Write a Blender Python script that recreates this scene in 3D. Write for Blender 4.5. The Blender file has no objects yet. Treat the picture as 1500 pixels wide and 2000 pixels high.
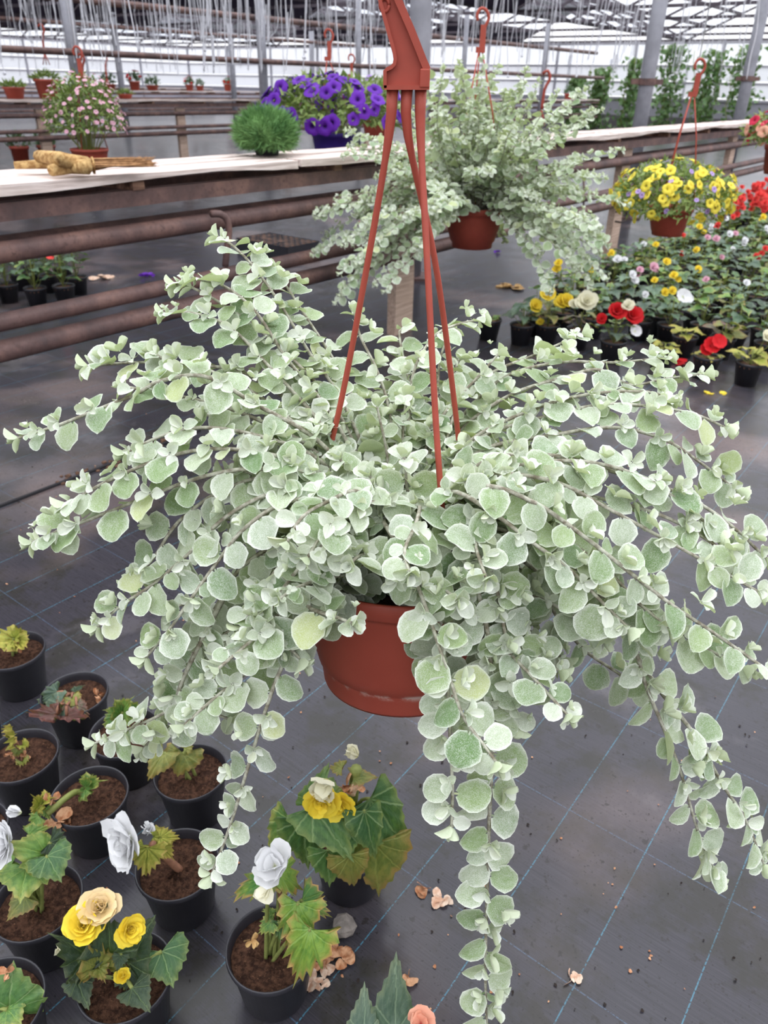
import bpy, bmesh, math, random
import numpy as np
from mathutils import Matrix, Vector

# ------------------------------------------------------------------ camera
S = bpy.context.scene
COL = S.collection
F, CZ = 1480.0, 1.25
PITCH = math.atan((1000 - 166) / F)
ROLL = math.atan(.022)
_cp, _sp = math.cos(PITCH), math.sin(PITCH)
_r0 = np.array([1, 0, 0.]); FW = np.array([0, _cp, -_sp]); _u0 = np.array([0, _sp, _cp])
RT = math.cos(ROLL) * _r0 + math.sin(ROLL) * _u0
UP = -math.sin(ROLL) * _r0 + math.cos(ROLL) * _u0
CAM = np.array([0, 0, CZ])
cd = bpy.data.cameras.new('camera')
cam = bpy.data.objects.new('camera', cd)
COL.objects.link(cam)
cd.sensor_fit = 'VERTICAL'; cd.sensor_height = 36.0; cd.lens = 36.0 * F / 2000.0
cd.clip_start = .02; cd.clip_end = 400
cd.dof.use_dof = True; cd.dof.focus_distance = .82; cd.dof.aperture_fstop = 10.0
_m = Matrix.Identity(4)
for _i in range(3):
    _m[_i][0], _m[_i][1], _m[_i][2], _m[_i][3] = RT[_i], UP[_i], -FW[_i], CAM[_i]
cam.matrix_world = _m
S.camera = cam
# ------------------------------------------------------------------ overcast daylight + exposure
W = bpy.data.worlds.new('overcast_sky'); S.world = W
W.use_nodes = True
_bg = W.node_tree.nodes['Background']
# overcast sky: three times brighter overhead than at the horizon
_wt = W.node_tree; _tc = _wt.nodes.new('ShaderNodeTexCoord'); _sx = _wt.nodes.new('ShaderNodeSeparateXYZ'); _wt.links.new(_tc.outputs['Generated'], _sx.inputs[0])
_mx = _wt.nodes.new('ShaderNodeMath'); _mx.operation = 'MAXIMUM'; _wt.links.new(_sx.outputs[2], _mx.inputs[0]); _mx.inputs[1].default_value = 0
_ma = _wt.nodes.new('ShaderNodeMath'); _ma.operation = 'MULTIPLY_ADD'; _wt.links.new(_mx.outputs[0], _ma.inputs[0])
SKY = 4.15
_ma.inputs[1].default_value = SKY * 2 / 3; _ma.inputs[2].default_value = SKY / 3
_wt.links.new(_ma.outputs[0], _bg.inputs[1]); _bg.inputs[0].default_value = (.97, .975, 1.0, 1)
S.view_settings.view_transform = 'Standard'; S.view_settings.look = 'None'
S.view_settings.exposure = 0.0; S.view_settings.gamma = 1.0
S.view_settings.use_curve_mapping = False
try:
    S.cycles.max_bounces = 4; S.cycles.diffuse_bounces = 2; S.cycles.glossy_bounces = 2; S.cycles.transmission_bounces = 3; S.cycles.transparent_max_bounces = 8; S.cycles.caustics_reflective = False; S.cycles.caustics_refractive = False
except Exception: pass
random.seed(7)
rng = np.random.default_rng(11)

# ------------------------------------------------------------------ pixel -> place (photo taken as 1500 x 2000)
def ray(x, y): return (x - 750) / F * RT + (1000 - y) / F * UP + FW
def atz(x, y, z=0.):                      # where the ray meets the height z
    d = ray(x, y); return CAM + d * ((z - CZ) / d[2])
def aty(x, y, Y):                         # where the ray meets the forward distance Y
    d = ray(x, y); return CAM + d * (Y / d[1])
def pix(P):
    v = np.asarray(P, float) - CAM; z = v @ FW
    return 750 + F * (v @ RT) / z, 1000 - F * (v @ UP) / z, z
U = np.array([.6, .8, 0]); V = np.array([-.8, .6, 0]); Z = np.array([0, 0, 1.])
def uv(u, v, z=0.): return U * u + V * v + Z * z

# ------------------------------------------------------------------ node helpers
def rgb(r, g, b):                         # sRGB 0-255 -> linear
    f = lambda c: (c / 12.92) if c <= .04045 else ((c + .055) / 1.055) ** 2.4
    return (f(r / 255), f(g / 255), f(b / 255), 1)
class NT:
    def __init__(s, name):
        s.m = bpy.data.materials.new(name); s.m.use_nodes = True
        s.t = s.m.node_tree; s.t.nodes.clear()
        s.out = s.n('ShaderNodeOutputMaterial')
    def n(s, typ, **kw):
        nd = s.t.nodes.new(typ)
        for k, v in kw.items(): setattr(nd, k, v)
        return nd
    def put(s, sock, v):
        if v is None: return
        if hasattr(v, 'is_linked') or isinstance(v, bpy.types.NodeSocket): s.t.links.new(v, sock)
        else: sock.default_value = v
    def math(s, op, a, b=None, c=None, clamp=False):
        nd = s.n('ShaderNodeMath', operation=op, use_clamp=clamp)
        for i, v in enumerate((a, b, c)):
            s.put(nd.inputs[i], v)
        return nd.outputs[0]
    def mix(s, f, a, b, mode='MIX'):
        nd = s.n('ShaderNodeMix', data_type='RGBA', blend_type=mode)
        s.put(nd.inputs[0], f); s.put(nd.inputs[6], a); s.put(nd.inputs[7], b)
        return nd.outputs[2]
    def noise(s, vec, scale, detail=3, rough=.55, dist=0):
        nd = s.n('ShaderNodeTexNoise'); s.put(nd.inputs['Vector'], vec)
        nd.inputs['Scale'].default_value = scale; nd.inputs['Detail'].default_value = detail
        nd.inputs['Roughness'].default_value = rough; nd.inputs['Distortion'].default_value = dist
        return nd.outputs['Fac']
    def ramp(s, f, stops):
        nd = s.n('ShaderNodeValToRGB'); e = nd.color_ramp.elements
        while len(e) < len(stops): e.new(.5)
        for i, (p, c) in enumerate(stops):
            e[i].position = p; e[i].color = c if len(c) == 4 else (*c, 1)
        s.put(nd.inputs[0], f); return nd.outputs[0]
    def step(s, f, a, b):                  # smooth 0..1 between a and b
        nd = s.n('ShaderNodeMapRange', interpolation_type='SMOOTHSTEP')
        s.put(nd.inputs[0], f); nd.inputs[1].default_value = a; nd.inputs[2].default_value = b
        return nd.outputs[0]
    def obj(s): return s.n('ShaderNodeTexCoord').outputs['Object']
    def pos(s): return s.n('ShaderNodeNewGeometry').outputs['Position']
    def bsdf(s, col, rough=.6, spec=.5, bump=None, bstr=.3, bdist=.01, sheen=0, metal=0):
        p = s.n('ShaderNodeBsdfPrincipled')
        s.put(p.inputs['Base Color'], col); s.put(p.inputs['Roughness'], rough)
        p.inputs['Specular IOR Level'].default_value = spec; p.inputs['Metallic'].default_value = metal
        if sheen:
            p.inputs['Sheen Weight'].default_value = sheen; p.inputs['Sheen Roughness'].default_value = .4
        if bump is not None:
            b = s.n('ShaderNodeBump'); b.inputs['Strength'].default_value = bstr; b.inputs['Distance'].default_value = bdist
            s.put(b.inputs['Height'], bump); s.put(p.inputs['Normal'], b.outputs[0])
        return p.outputs[0]
    def done(s, sh):
        s.t.links.new(sh, s.out.inputs[0]); return s.m
    def translucent(s, sh, col, f):
        t = s.n('ShaderNodeBsdfTranslucent'); s.put(t.inputs[0], col)
        m = s.n('ShaderNodeMixShader'); m.inputs[0].default_value = f
        s.t.links.new(sh, m.inputs[1]); s.t.links.new(t.outputs[0], m.inputs[2]); return m.outputs[0]
    def attr(s, name):
        return s.n('ShaderNodeAttribute', attribute_name=name)
    def rnd(s):                            # a number for each piece, whether its own object or joined
        a = s.n('ShaderNodeObjectInfo').outputs['Random']; b = s.n('ShaderNodeNewGeometry').outputs['Random Per Island']
        return s.math('FRACT', s.math('ADD', a, b))

def simple(name, col, rough=.6, spec=.4, nz=.15, scale=30, bump=.15, col2=None):
    t = NT(name); f = t.noise(t.obj(), scale, 4)
    c2 = col2 or tuple(c * (1 - nz * 2) for c in col[:3]) + (1,)
    c = t.mix(t.step(f, .3, .7), c2, col)
    return t.done(t.bsdf(c, rough, spec, f if bump > .12 else None, bump, .004))

MAT = {}
MAT['black_plastic'] = simple('black_plastic', rgb(47, 46, 52), .42, .5, .12, 60, .05)
MAT['terracotta_plastic'] = simple('terracotta_plastic', rgb(170, 77, 62), .5, .35, .05, 50, .04)
MAT['galvanised'] = simple('galvanised', rgb(150, 150, 158), .6, .4, .12, 8, .1)
MAT['string'] = simple('string', rgb(222, 222, 228), .8, .2, .06, 40, 0)
MAT['white_bar'] = simple('white_bar', rgb(172, 170, 180), .6, .3, .1, 3, 0)
MAT['dark_bar'] = simple('dark_bar', rgb(92, 84, 92), .7, .3, .1, 3, 0)
MAT['shade_cloth'] = simple('shade_cloth', rgb(88, 82, 100), .9, .1, .1, 1.5, 0)
MAT['purple_plastic'] = simple('purple_plastic', rgb(66, 40, 140), .45, .4, .05, 40, .03)
MAT['straw'] = simple('straw', rgb(212, 178, 122), .85, .2, .2, 60, .3, rgb(150, 110, 66))
MAT['straw_dark'] = simple('straw_dark', rgb(196, 152, 108), .9, .2, .2, 60, .3, rgb(150, 110, 76))
MAT['stone'] = simple('stone', rgb(138, 130, 124), .9, .2, .2, 50, .6)
MAT['dry_petal'] = simple('dry_petal', rgb(205, 160, 125), .8, .2, .18, 90, .4, rgb(150, 92, 58))
MAT['dry_pale'] = simple('dry_pale', rgb(226, 204, 184), .8, .2, .12, 90, .4, rgb(186, 140, 112))

def make_soil(name, a, b):
    t = NT(name); o = t.pos()
    n1 = t.noise(o, 120, 5, .7); n2 = t.noise(o, 420, 2)
    c = t.mix(t.step(n1, .35, .68), a, b); c = t.mix(t.step(n2, .66, .74), c, rgb(150, 112, 86))
    return t.done(t.bsdf(c, .95, .1, n1, 1.0, .012))
MAT['soil'] = make_soil('potting_soil', rgb(52, 36, 30), rgb(104, 74, 58))
MAT['dry_soil'] = make_soil('dry_soil', rgb(88, 66, 54), rgb(150, 116, 96))

def make_rust():
    t = NT('rusty_steel'); o = t.pos()
    n = t.noise(o, 6, 5, .65); m = t.noise(o, 60, 4, .6)
    c = t.ramp(n, [(.3, rgb(70, 58, 58)), (.5, rgb(104, 80, 76)), (.7, rgb(134, 102, 92))])
    c = t.mix(t.step(m, .5, .75), c, rgb(88, 66, 62))
    return t.done(t.bsdf(c, .62, .4, m, .3, .004))
MAT['rust'] = make_rust()
def make_wood(name, a, b, c3):
    t = NT(name); tc = t.n('ShaderNodeTexCoord'); mp = t.n('ShaderNodeMapping')
    mp.inputs['Scale'].default_value = (1.2, 22, 22); t.t.links.new(tc.outputs['Object'], mp.inputs[0])
    n = t.noise(mp.outputs[0], 3, 5, .6, .4); k = t.noise(t.obj(), 5, 3)
    c = t.ramp(n, [(.3, a), (.55, b), (.72, c3)]); c = t.mix(t.math('MULTIPLY', t.step(k, .5, .8), .5), c, a)
    return t.done(t.bsdf(c, .75, .3, n, .4, .006))
MAT['plank'] = make_wood('weathered_plank', rgb(176, 156, 146), rgb(226, 210, 202), rgb(244, 232, 226))
MAT['bark'] = make_wood('bark_edge', rgb(92, 68, 58), rgb(140, 106, 88), rgb(176, 140, 116))
MAT['leg_wood'] = make_wood('leg_wood', rgb(168, 142, 124), rgb(204, 178, 160), rgb(220, 198, 182))

def make_floor():
    t = NT('woven_weed_fabric'); P = t.pos()
    def dot(vec):
        d = t.n('ShaderNodeVectorMath', operation='DOT_PRODUCT'); t.t.links.new(P, d.inputs[0]); d.inputs[1].default_value = vec; return d.outputs['Value']
    cu, cv = dot(tuple(U)), dot(tuple(V))
    def line(c, sp, off, w):
        f = t.math('FRACT', t.math('DIVIDE', t.math('ADD', c, 100 * sp - off), sp))
        f = t.math('MULTIPLY', t.math('MINIMUM', f, t.math('SUBTRACT', 1.0, f)), sp)
        return t.math('SUBTRACT', 1.0, t.step(f, w * .5, w))
    n1 = t.noise(P, 1.1, 3, .6); n2 = t.noise(P, 5.5, 5, .7); n3 = t.noise(P, 40, 3, .7); n4 = t.noise(P, 170, 1)
    # weave: narrow tapes running across, slightly different in tone
    sv = t.n('ShaderNodeCombineXYZ'); t.t.links.new(t.math('MULTIPLY', cu, 420.), sv.inputs[0]); t.t.links.new(t.math('MULTIPLY', cv, 9.), sv.inputs[1])
    weave = t.noise(sv.outputs[0], 1.0, 2, .6)
    base = t.mix(weave, rgb(36, 34, 38), rgb(68, 66, 73))
    base = t.mix(t.math('MULTIPLY', t.step(n2, .47, .62), .75), base, rgb(44, 42, 36))
    base = t.mix(t.math('MULTIPLY', t.step(t.noise(P, 2.3, 5, .65), .56, .66), .55), base, rgb(88, 84, 88))
    # soil dust: brownish film, strongest by the bench
    
    dust = t.math('MULTIPLY', t.step(n1, .5, .68), .6)
    base = t.mix(dust, base, t.mix(n3, rgb(96, 82, 82), rgb(140, 122, 118)))
    base = t.mix(t.math('MULTIPLY', t.step(n3, .6, .68), .75), base, rgb(40, 36, 34))
    base = t.mix(t.math('MULTIPLY', t.step(n4, .66, .72), .6), base, rgb(34, 31, 30))
    dash = t.step(t.noise(P, 260, 1), .38, .5); worn = t.step(n2, .7, .45)
    l1 = t.math('MULTIPLY', line(cv, .1555, 0.0, .0014), t.math('MULTIPLY', dash, t.math('ADD', t.math('MULTIPLY', worn, .65), .15)))
    l2 = t.math('MULTIPLY', line(cu, .311, .74 - .622, .0012), t.math('MULTIPLY', dash, .32))
    base = t.mix(l1, base, rgb(70, 120, 140)); base = t.mix(l2, base, rgb(96, 128, 160))
    ro = t.math('ADD', .1, t.math('MULTIPLY', n2, .26))
    return t.done(t.bsdf(base, ro, .35))
MAT['floor'] = make_floor()

def make_glass(name, col, f):
    t = NT(name); g = t.n('ShaderNodeBsdfTransparent'); g.inputs[0].default_value = col
    dn = t.n('ShaderNodeBsdfDiffuse'); dn.inputs[0].default_value = (.8, .82, .85, 1); d = dn.outputs[0]; m = t.n('ShaderNodeMixShader'); m.inputs[0].default_value = f
    t.t.links.new(g.outputs[0], m.inputs[1]); t.t.links.new(d, m.inputs[2]); return t.done(m.outputs[0])
MAT['glass'] = make_glass('greenhouse_glass', (.95, .97, 1, 1), .06)
MAT['dirty_glass'] = make_glass('dirty_glass', (.9, .92, .97, 1), .3)

# ---- leaves: 'luv' = (along, across, edge), 'age' in 0..1
def make_silver():
    t = NT('silver_felted_leaf'); a = t.attr('luv'); sep = t.n('ShaderNodeSeparateXYZ'); t.t.links.new(a.outputs['Vector'], sep.inputs[0])
    edge = sep.outputs[2]; age = t.attr('age').outputs['Fac']; r = t.rnd()
    off = t.n('ShaderNodeVectorMath', operation='ADD'); t.t.links.new(a.outputs['Vector'], off.inputs[0])
    cmb = t.n('ShaderNodeCombineXYZ'); t.t.links.new(t.math('MULTIPLY', r, 37.), cmb.inputs[0]); t.t.links.new(t.math('MULTIPLY', r, 91.), cmb.inputs[1])
    t.t.links.new(cmb.outputs[0], off.inputs[1])
    nz = t.noise(off.outputs[0], 26, 3, .75); nl = t.noise(off.outputs[0], 3.2, 2)
    green = t.mix(r, rgb(102, 134, 86), rgb(148, 170, 114))
    green = t.mix(t.step(r, .955, .98), green, rgb(186, 196, 136))
    f = t.math('ADD', t.math('MULTIPLY', t.step(nz, .40, .64), .54), t.math('MULTIPLY', t.math('POWER', edge, 7.0), .75))
    f = t.math('ADD', f, t.math('MULTIPLY', t.math('SUBTRACT', nl, .5), .5))
    f = t.math('ADD', f, t.math('MULTIPLY', age, .62)); f = t.math('ADD', f, t.math('SUBTRACT', t.math('MULTIPLY', t.math('FRACT', t.math('MULTIPLY', r, 7.31)), .46), .13), clamp=True)
    c = t.mix(f, green, rgb(234, 237, 228))
    back = t.n('ShaderNodeNewGeometry').outputs['Backfacing']
    c = t.mix(t.math('MULTIPLY', back, .6), c, rgb(206, 218, 180))
    sh = t.bsdf(c, .85, .15, sheen=.22)
    return t.done(t.translucent(sh, rgb(196, 214, 128), .22))
MAT['silver'] = make_silver()
def make_yellowed():
    t = NT('yellowed_leaf'); a = t.attr('luv').outputs['Vector']; n = t.noise(a, 6, 4); r = t.rnd()
    c = t.mix(t.step(n, .35, .65), rgb(158, 156, 96), rgb(188, 168, 110)); c = t.mix(r, c, rgb(170, 142, 96))
    return t.done(t.translucent(t.bsdf(c, .8, .2), rgb(196, 180, 90), .2))
MAT['yellowed'] = make_yellowed()
MAT['silver_stem'] = simple('silver_stem', rgb(186, 186, 170), .9, .15, .15, 120, .3, rgb(120, 112, 96))

def make_leaf(name, c1, c2, edge_c, vein_c, veins=9, edge_w=6, edge_f=.8, gloss=.42, wrinkle=.35):
    t = NT(name); a = t.attr('luv'); sep = t.n('ShaderNodeSeparateXYZ'); t.t.links.new(a.outputs['Vector'], sep.inputs[0])
    x, y, e = sep.outputs; r = t.rnd()
    ang = t.math('ARCTAN2', y, t.math('ADD', x, .001)); rad = t.math('SQRT', t.math('ADD', t.math('MULTIPLY', x, x), t.math('MULTIPLY', y, y)))
    k = veins / (2 * math.pi)
    wob = t.math('MULTIPLY', t.noise(a.outputs['Vector'], 5, 2), .25)
    fr = t.math('FRACT', t.math('ADD', t.math('ADD', t.math('MULTIPLY', ang, k), wob), .375))
    d = t.math('MULTIPLY', t.math('ABSOLUTE', t.math('SUBTRACT', fr, .5)), t.math('MULTIPLY', rad, 1 / k))
    vein = t.math('SUBTRACT', 1.0, t.step(d, .004, .022))
    fr2 = t.math('FRACT', t.math('ADD', t.math('MULTIPLY', ang, k * 3), t.math('MULTIPLY', rad, 5.0)))
    vein2 = t.math('SUBTRACT', 1.0, t.step(t.math('ABSOLUTE', t.math('SUBTRACT', fr2, .5)), .02, .09))
    n = t.noise(a.outputs['Vector'], 4, 4); n2 = t.noise(a.outputs['Vector'], 22, 3)
    c = t.mix(t.step(t.math('ADD', n, t.math('MULTIPLY', t.math('SUBTRACT', r, .5), .3)), .35, .68), c1, c2)
    c = t.mix(t.math('MULTIPLY', vein, .6), c, vein_c); c = t.mix(t.math('MULTIPLY', vein2, .18), c, vein_c)
    ef = t.math('MULTIPLY', t.math('POWER', e, float(edge_w)), t.math('ADD', t.math('MULTIPLY', t.step(n, .3, .7), edge_f), .15), clamp=True)
    c = t.mix(ef, c, edge_c)
    h = t.math('SUBTRACT', t.math('MULTIPLY', n2, .5), vein)
    sh = t.bsdf(c, gloss, .45, h, wrinkle, .004)
    return t.done(t.translucent(sh, t.mix(.5, c, rgb(150, 190, 60)), .18))
MAT['leaf_green'] = make_leaf('begonia_green', rgb(54, 92, 52), rgb(84, 124, 66), rgb(140, 150, 84), rgb(140, 166, 112), 9)
MAT['leaf_mid'] = make_leaf('begonia_midgreen', rgb(72, 116, 58), rgb(112, 150, 72), rgb(186, 170, 96), rgb(150, 176, 96), 9, 5, .9)
MAT['leaf_burnt'] = make_leaf('begonia_burnt_edge', rgb(70, 122, 52), rgb(128, 160, 66), rgb(200, 148, 96), rgb(132, 166, 84), 9, 7, 1.0)
MAT['leaf_dark'] = make_leaf('begonia_dark', rgb(44, 62, 48), rgb(66, 84, 62), rgb(96, 96, 66), rgb(110, 130, 88), 9, 7, .5, .5, .6)
MAT['leaf_yellow'] = make_leaf('begonia_yellowing', rgb(158, 164, 66), rgb(190, 186, 84), rgb(198, 160, 96), rgb(120, 140, 56), 9, 5, .8, .5, .7)
MAT['leaf_olive'] = make_leaf('begonia_olive', rgb(96, 110, 52), rgb(134, 136, 66), rgb(160, 116, 72), rgb(150, 156, 84), 11, 5, .8)
MAT['leaf_red'] = make_leaf('begonia_reddish', rgb(96, 62, 58), rgb(104, 112, 84), rgb(140, 70, 64), rgb(140, 110, 96), 9, 5, .8)
MAT['leaf_grey'] = make_leaf('begonia_greygreen', rgb(66, 88, 74), rgb(88, 108, 90), rgb(128, 134, 98), rgb(128, 148, 120), 9, 7, .5)
MAT['leaf_far'] = make_leaf('begonia_bluegreen', rgb(60, 88, 70), rgb(104, 130, 104), rgb(128, 150, 104), rgb(140, 160, 128), 9, 5, .5, .35)
MAT['leaf_herb'] = make_leaf('herb_green', rgb(92, 122, 62), rgb(146, 164, 88), rgb(170, 176, 110), rgb(150, 170, 100), 7, 5, .4, .5)
MAT['needle'] = simple('needle_green', rgb(132, 172, 108), .8, .1, .2, 14, 0, rgb(82, 122, 72))
MAT['stem_green'] = simple('green_stem', rgb(134, 142, 78), .6, .3, .1, 90, .1)
MAT['stem_brown'] = simple('brown_stem', rgb(150, 106, 84), .6, .3, .15, 90, .1)

def make_petal(name, c1, c2, core, corew=(.0, .3), tr=.25):
    t = NT(name); a = t.attr('luv'); sep = t.n('ShaderNodeSeparateXYZ'); t.t.links.new(a.outputs['Vector'], sep.inputs[0])
    r = t.rnd(); n = t.noise(a.outputs['Vector'], 5, 3)
    c = t.mix(t.math('ADD', t.math('MULTIPLY', n, .6), t.math('MULTIPLY', r, .4)), c1, c2)
    c = t.mix(t.step(sep.outputs[0], corew[0], corew[1]), core, c)
    return t.done(t.translucent(t.bsdf(c, .6, .25, sheen=.1), c, tr))
MAT['petal_white'] = make_petal('white_petal', rgb(236, 236, 238), rgb(250, 250, 250), rgb(226, 230, 190))
MAT['petal_cream'] = make_petal('cream_petal', rgb(244, 240, 206), rgb(250, 246, 226), rgb(238, 232, 150))
MAT['petal_yellow'] = make_petal('yellow_petal', rgb(246, 214, 44), rgb(252, 230, 90), rgb(230, 190, 30))
MAT['petal_fade'] = make_petal('faded_petal', rgb(242, 216, 146), rgb(238, 212, 176), rgb(222, 170, 120))
MAT['petal_red'] = make_petal('red_petal', rgb(200, 22, 34), rgb(226, 40, 44), rgb(150, 12, 24))
MAT['petal_scarlet'] = make_petal('scarlet_petal', rgb(232, 62, 60), rgb(244, 96, 88), rgb(200, 30, 36))
MAT['petal_pink'] = make_petal('pink_petal', rgb(226, 166, 190), rgb(240, 196, 208), rgb(190, 110, 150))
MAT['petal_salmon'] = make_petal('salmon_petal', rgb(236, 160, 140), rgb(244, 190, 160), rgb(214, 96, 90))
MAT['petal_crimson'] = make_petal('crimson_petal', rgb(186, 24, 62), rgb(214, 50, 84), rgb(120, 10, 40))
MAT['petal_violet'] = make_petal('violet_petal', rgb(92, 30, 158), rgb(116, 50, 186), rgb(48, 12, 92), (.05, .45))
MAT['petal_calib'] = make_petal('calibrachoa_petal', rgb(240, 218, 64), rgb(248, 230, 96), rgb(150, 120, 30), (.05, .34))
MAT['petal_lilac'] = make_petal('lilac_petal', rgb(172, 140, 206), rgb(190, 166, 220), rgb(130, 90, 180))

# ------------------------------------------------------------------ mesh helpers
class MB:
    def __init__(s): s.v = []; s.f = []; s.n = 0; s.luv = []; s.age = []
    def add(s, v, f, luv=None, age=0.):
        v = np.asarray(v, float).reshape(-1, 3); k = s.n
        s.v.append(v); s.f.extend([[i + k for i in q] for q in f]); s.n += len(v)
        s.luv.append(np.zeros((len(v), 3)) if luv is None else luv)
        s.age.append(np.full(len(v), age)); return s
    def box(s, c, hx, hy, hz, ax=None):                 # half sizes; ax = three unit axes
        a = np.eye(3) if ax is None else np.array(ax)
        pts = [np.asarray(c) + sx * hx * a[0] + sy * hy * a[1] + sz * hz * a[2] for sx in (-1, 1) for sy in (-1, 1) for sz in (-1, 1)]
        return s.add(pts, [(0, 1, 3, 2), (4, 6, 7, 5), (0, 4, 5, 1), (2, 3, 7, 6), (0, 2, 6, 4), (1, 5, 7, 3)])
    def tube(s, P, R, k=6, cap=True):
        P = np.asarray(P, float); n = len(P)
        R = np.full(n, R) if np.isscalar(R) else np.asarray(R, float)
        T = np.gradient(P, axis=0); T /= np.linalg.norm(T, axis=1)[:, None] + 1e-12
        a = np.cross(T[0], [0, 0, 1.]) if abs(T[0][2]) < .9 else np.cross(T[0], [1., 0, 0])
        a /= np.linalg.norm(a); vs = []
        for i in range(n):
            a = a - T[i] * (a @ T[i]); a /= np.linalg.norm(a) + 1e-12; b = np.cross(T[i], a)
            for j in range(k):
                w = 2 * math.pi * j / k; vs.append(P[i] + R[i] * (math.cos(w) * a + math.sin(w) * b))
        fs = [(i * k + j, i * k + (j + 1) % k, (i + 1) * k + (j + 1) % k, (i + 1) * k + j) for i in range(n - 1) for j in range(k)]
        if cap: fs += [tuple(range(k - 1, -1, -1)), tuple((n - 1) * k + j for j in range(k))]
        return s.add(vs, fs)
    def lathe(s, prof, seg=32, c=(0, 0, 0)):
        vs = [(c[0] + r * math.cos(2 * math.pi * j / seg), c[1] + r * math.sin(2 * math.pi * j / seg), c[2] + z) for r, z in prof for j in range(seg)]
        fs = [(i * seg + j, i * seg + (j + 1) % seg, (i + 1) * seg + (j + 1) % seg, (i + 1) * seg + j) for i in range(len(prof) - 1) for j in range(seg)]
        return s.add(vs, fs)
    def mesh(s, name, mat, smooth=True):
        me = bpy.data.meshes.new(name)
        me.from_pydata(np.concatenate(s.v).tolist(), [], s.f)
        L = np.concatenate(s.luv)
        if L.any():
            at = me.attributes.new('luv', 'FLOAT_VECTOR', 'POINT'); at.data.foreach_set('vector', L.astype(np.float32).ravel())
            at = me.attributes.new('age', 'FLOAT', 'POINT'); at.data.foreach_set('value', np.concatenate(s.age).astype(np.float32))
        for m in (mat if isinstance(mat, (list, tuple)) else [mat]): me.materials.append(MAT[m] if isinstance(m, str) else m)
        if smooth: me.polygons.foreach_set('use_smooth', [True] * len(me.polygons))
        me.update(); return me
def link(name, me, parent=None, M=None, kind=None):
    o = bpy.data.objects.new(name, me); COL.objects.link(o)
    if parent is not None: o.parent = parent
    if M is not None: o.matrix_basis = M
    if kind: o['kind'] = kind
    return o
def tag(o, label=None, cat=None, group=None, kind=None):
    if label: o['label'] = label
    if cat: o['category'] = cat
    if group: o['group'] = group
    if kind: o['kind'] = kind
    return o
def thing(name, loc, label, cat, group=None):
    o = bpy.data.objects.new(name, None); COL.objects.link(o); o.location = [float(c) for c in loc]; o.empty_display_size = .05
    return tag(o, label, cat, group)
def T(p): return Matrix.Translation(Vector([float(c) for c in p]))
def unit(v): v = np.asarray(v, float); return v / (np.linalg.norm(v) + 1e-12)
def frame(p, d, n, s=1., sy=None):                       # local x -> d, local z -> n
    d = unit(d); n = np.asarray(n, float); n = n - d * (n @ d)
    if np.linalg.norm(n) < 1e-6: n = np.cross(d, [.3, .9, .2])
    n = unit(n); y = np.cross(n, d); sy = s if sy is None else sy
    return np.array([[d[0] * s, y[0] * sy, n[0] * s, p[0]], [d[1] * s, y[1] * sy, n[1] * s, p[1]], [d[2] * s, y[2] * sy, n[2] * s, p[2]], [0, 0, 0, 1]])
def spline(P, step):                                     # Catmull-Rom through P, resampled evenly
    P = np.asarray(P, float); Q = np.vstack([2 * P[0] - P[1], P, 2 * P[-1] - P[-2]]); out = []
    for i in range(1, len(Q) - 2):
        p0, p1, p2, p3 = Q[i - 1:i + 3]
        for t in np.linspace(0, 1, 10, endpoint=False):
            out.append(.5 * (2 * p1 + (p2 - p0) * t + (2 * p0 - 5 * p1 + 4 * p2 - p3) * t * t + (3 * p1 - p0 - 3 * p2 + p3) * t ** 3))
    out.append(P[-1]); out = np.array(out)
    L = np.concatenate([[0], np.cumsum(np.linalg.norm(np.diff(out, axis=0), axis=1))])
    n = max(3, int(L[-1] / step) + 1); q = np.linspace(0, L[-1], n)
    return np.stack([np.interp(q, L, out[:, k]) for k in range(3)], 1), L[-1]
def lumpy(mb, c, r, n=10, m=7, a=.25, sq=(1, 1, 1), seed=0):   # an irregular lump
    g = np.random.default_rng(seed); vs = [(c[0], c[1], c[2] + r * sq[2])]
    for i in range(1, m):
        th = math.pi * i / m
        for j in range(n):
            ph = 2 * math.pi * j / n; k = r * (1 + a * g.uniform(-1, 1))
            vs.append((c[0] + k * sq[0] * math.sin(th) * math.cos(ph), c[1] + k * sq[1] * math.sin(th) * math.sin(ph), c[2] + k * sq[2] * math.cos(th)))
    vs.append((c[0], c[1], c[2] - r * sq[2])); L = len(vs) - 1
    fs = [(0, 1 + j, 1 + (j + 1) % n) for j in range(n)]
    for i in range(m - 2): fs += [(1 + i * n + j, 1 + (i + 1) * n + j, 1 + (i + 1) * n + (j + 1) % n, 1 + i * n + (j + 1) % n) for j in range(n)]
    fs += [(L, 1 + (m - 2) * n + (j + 1) % n, 1 + (m - 2) * n + j) for j in range(n)]
    return mb.add(vs, fs)

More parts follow.
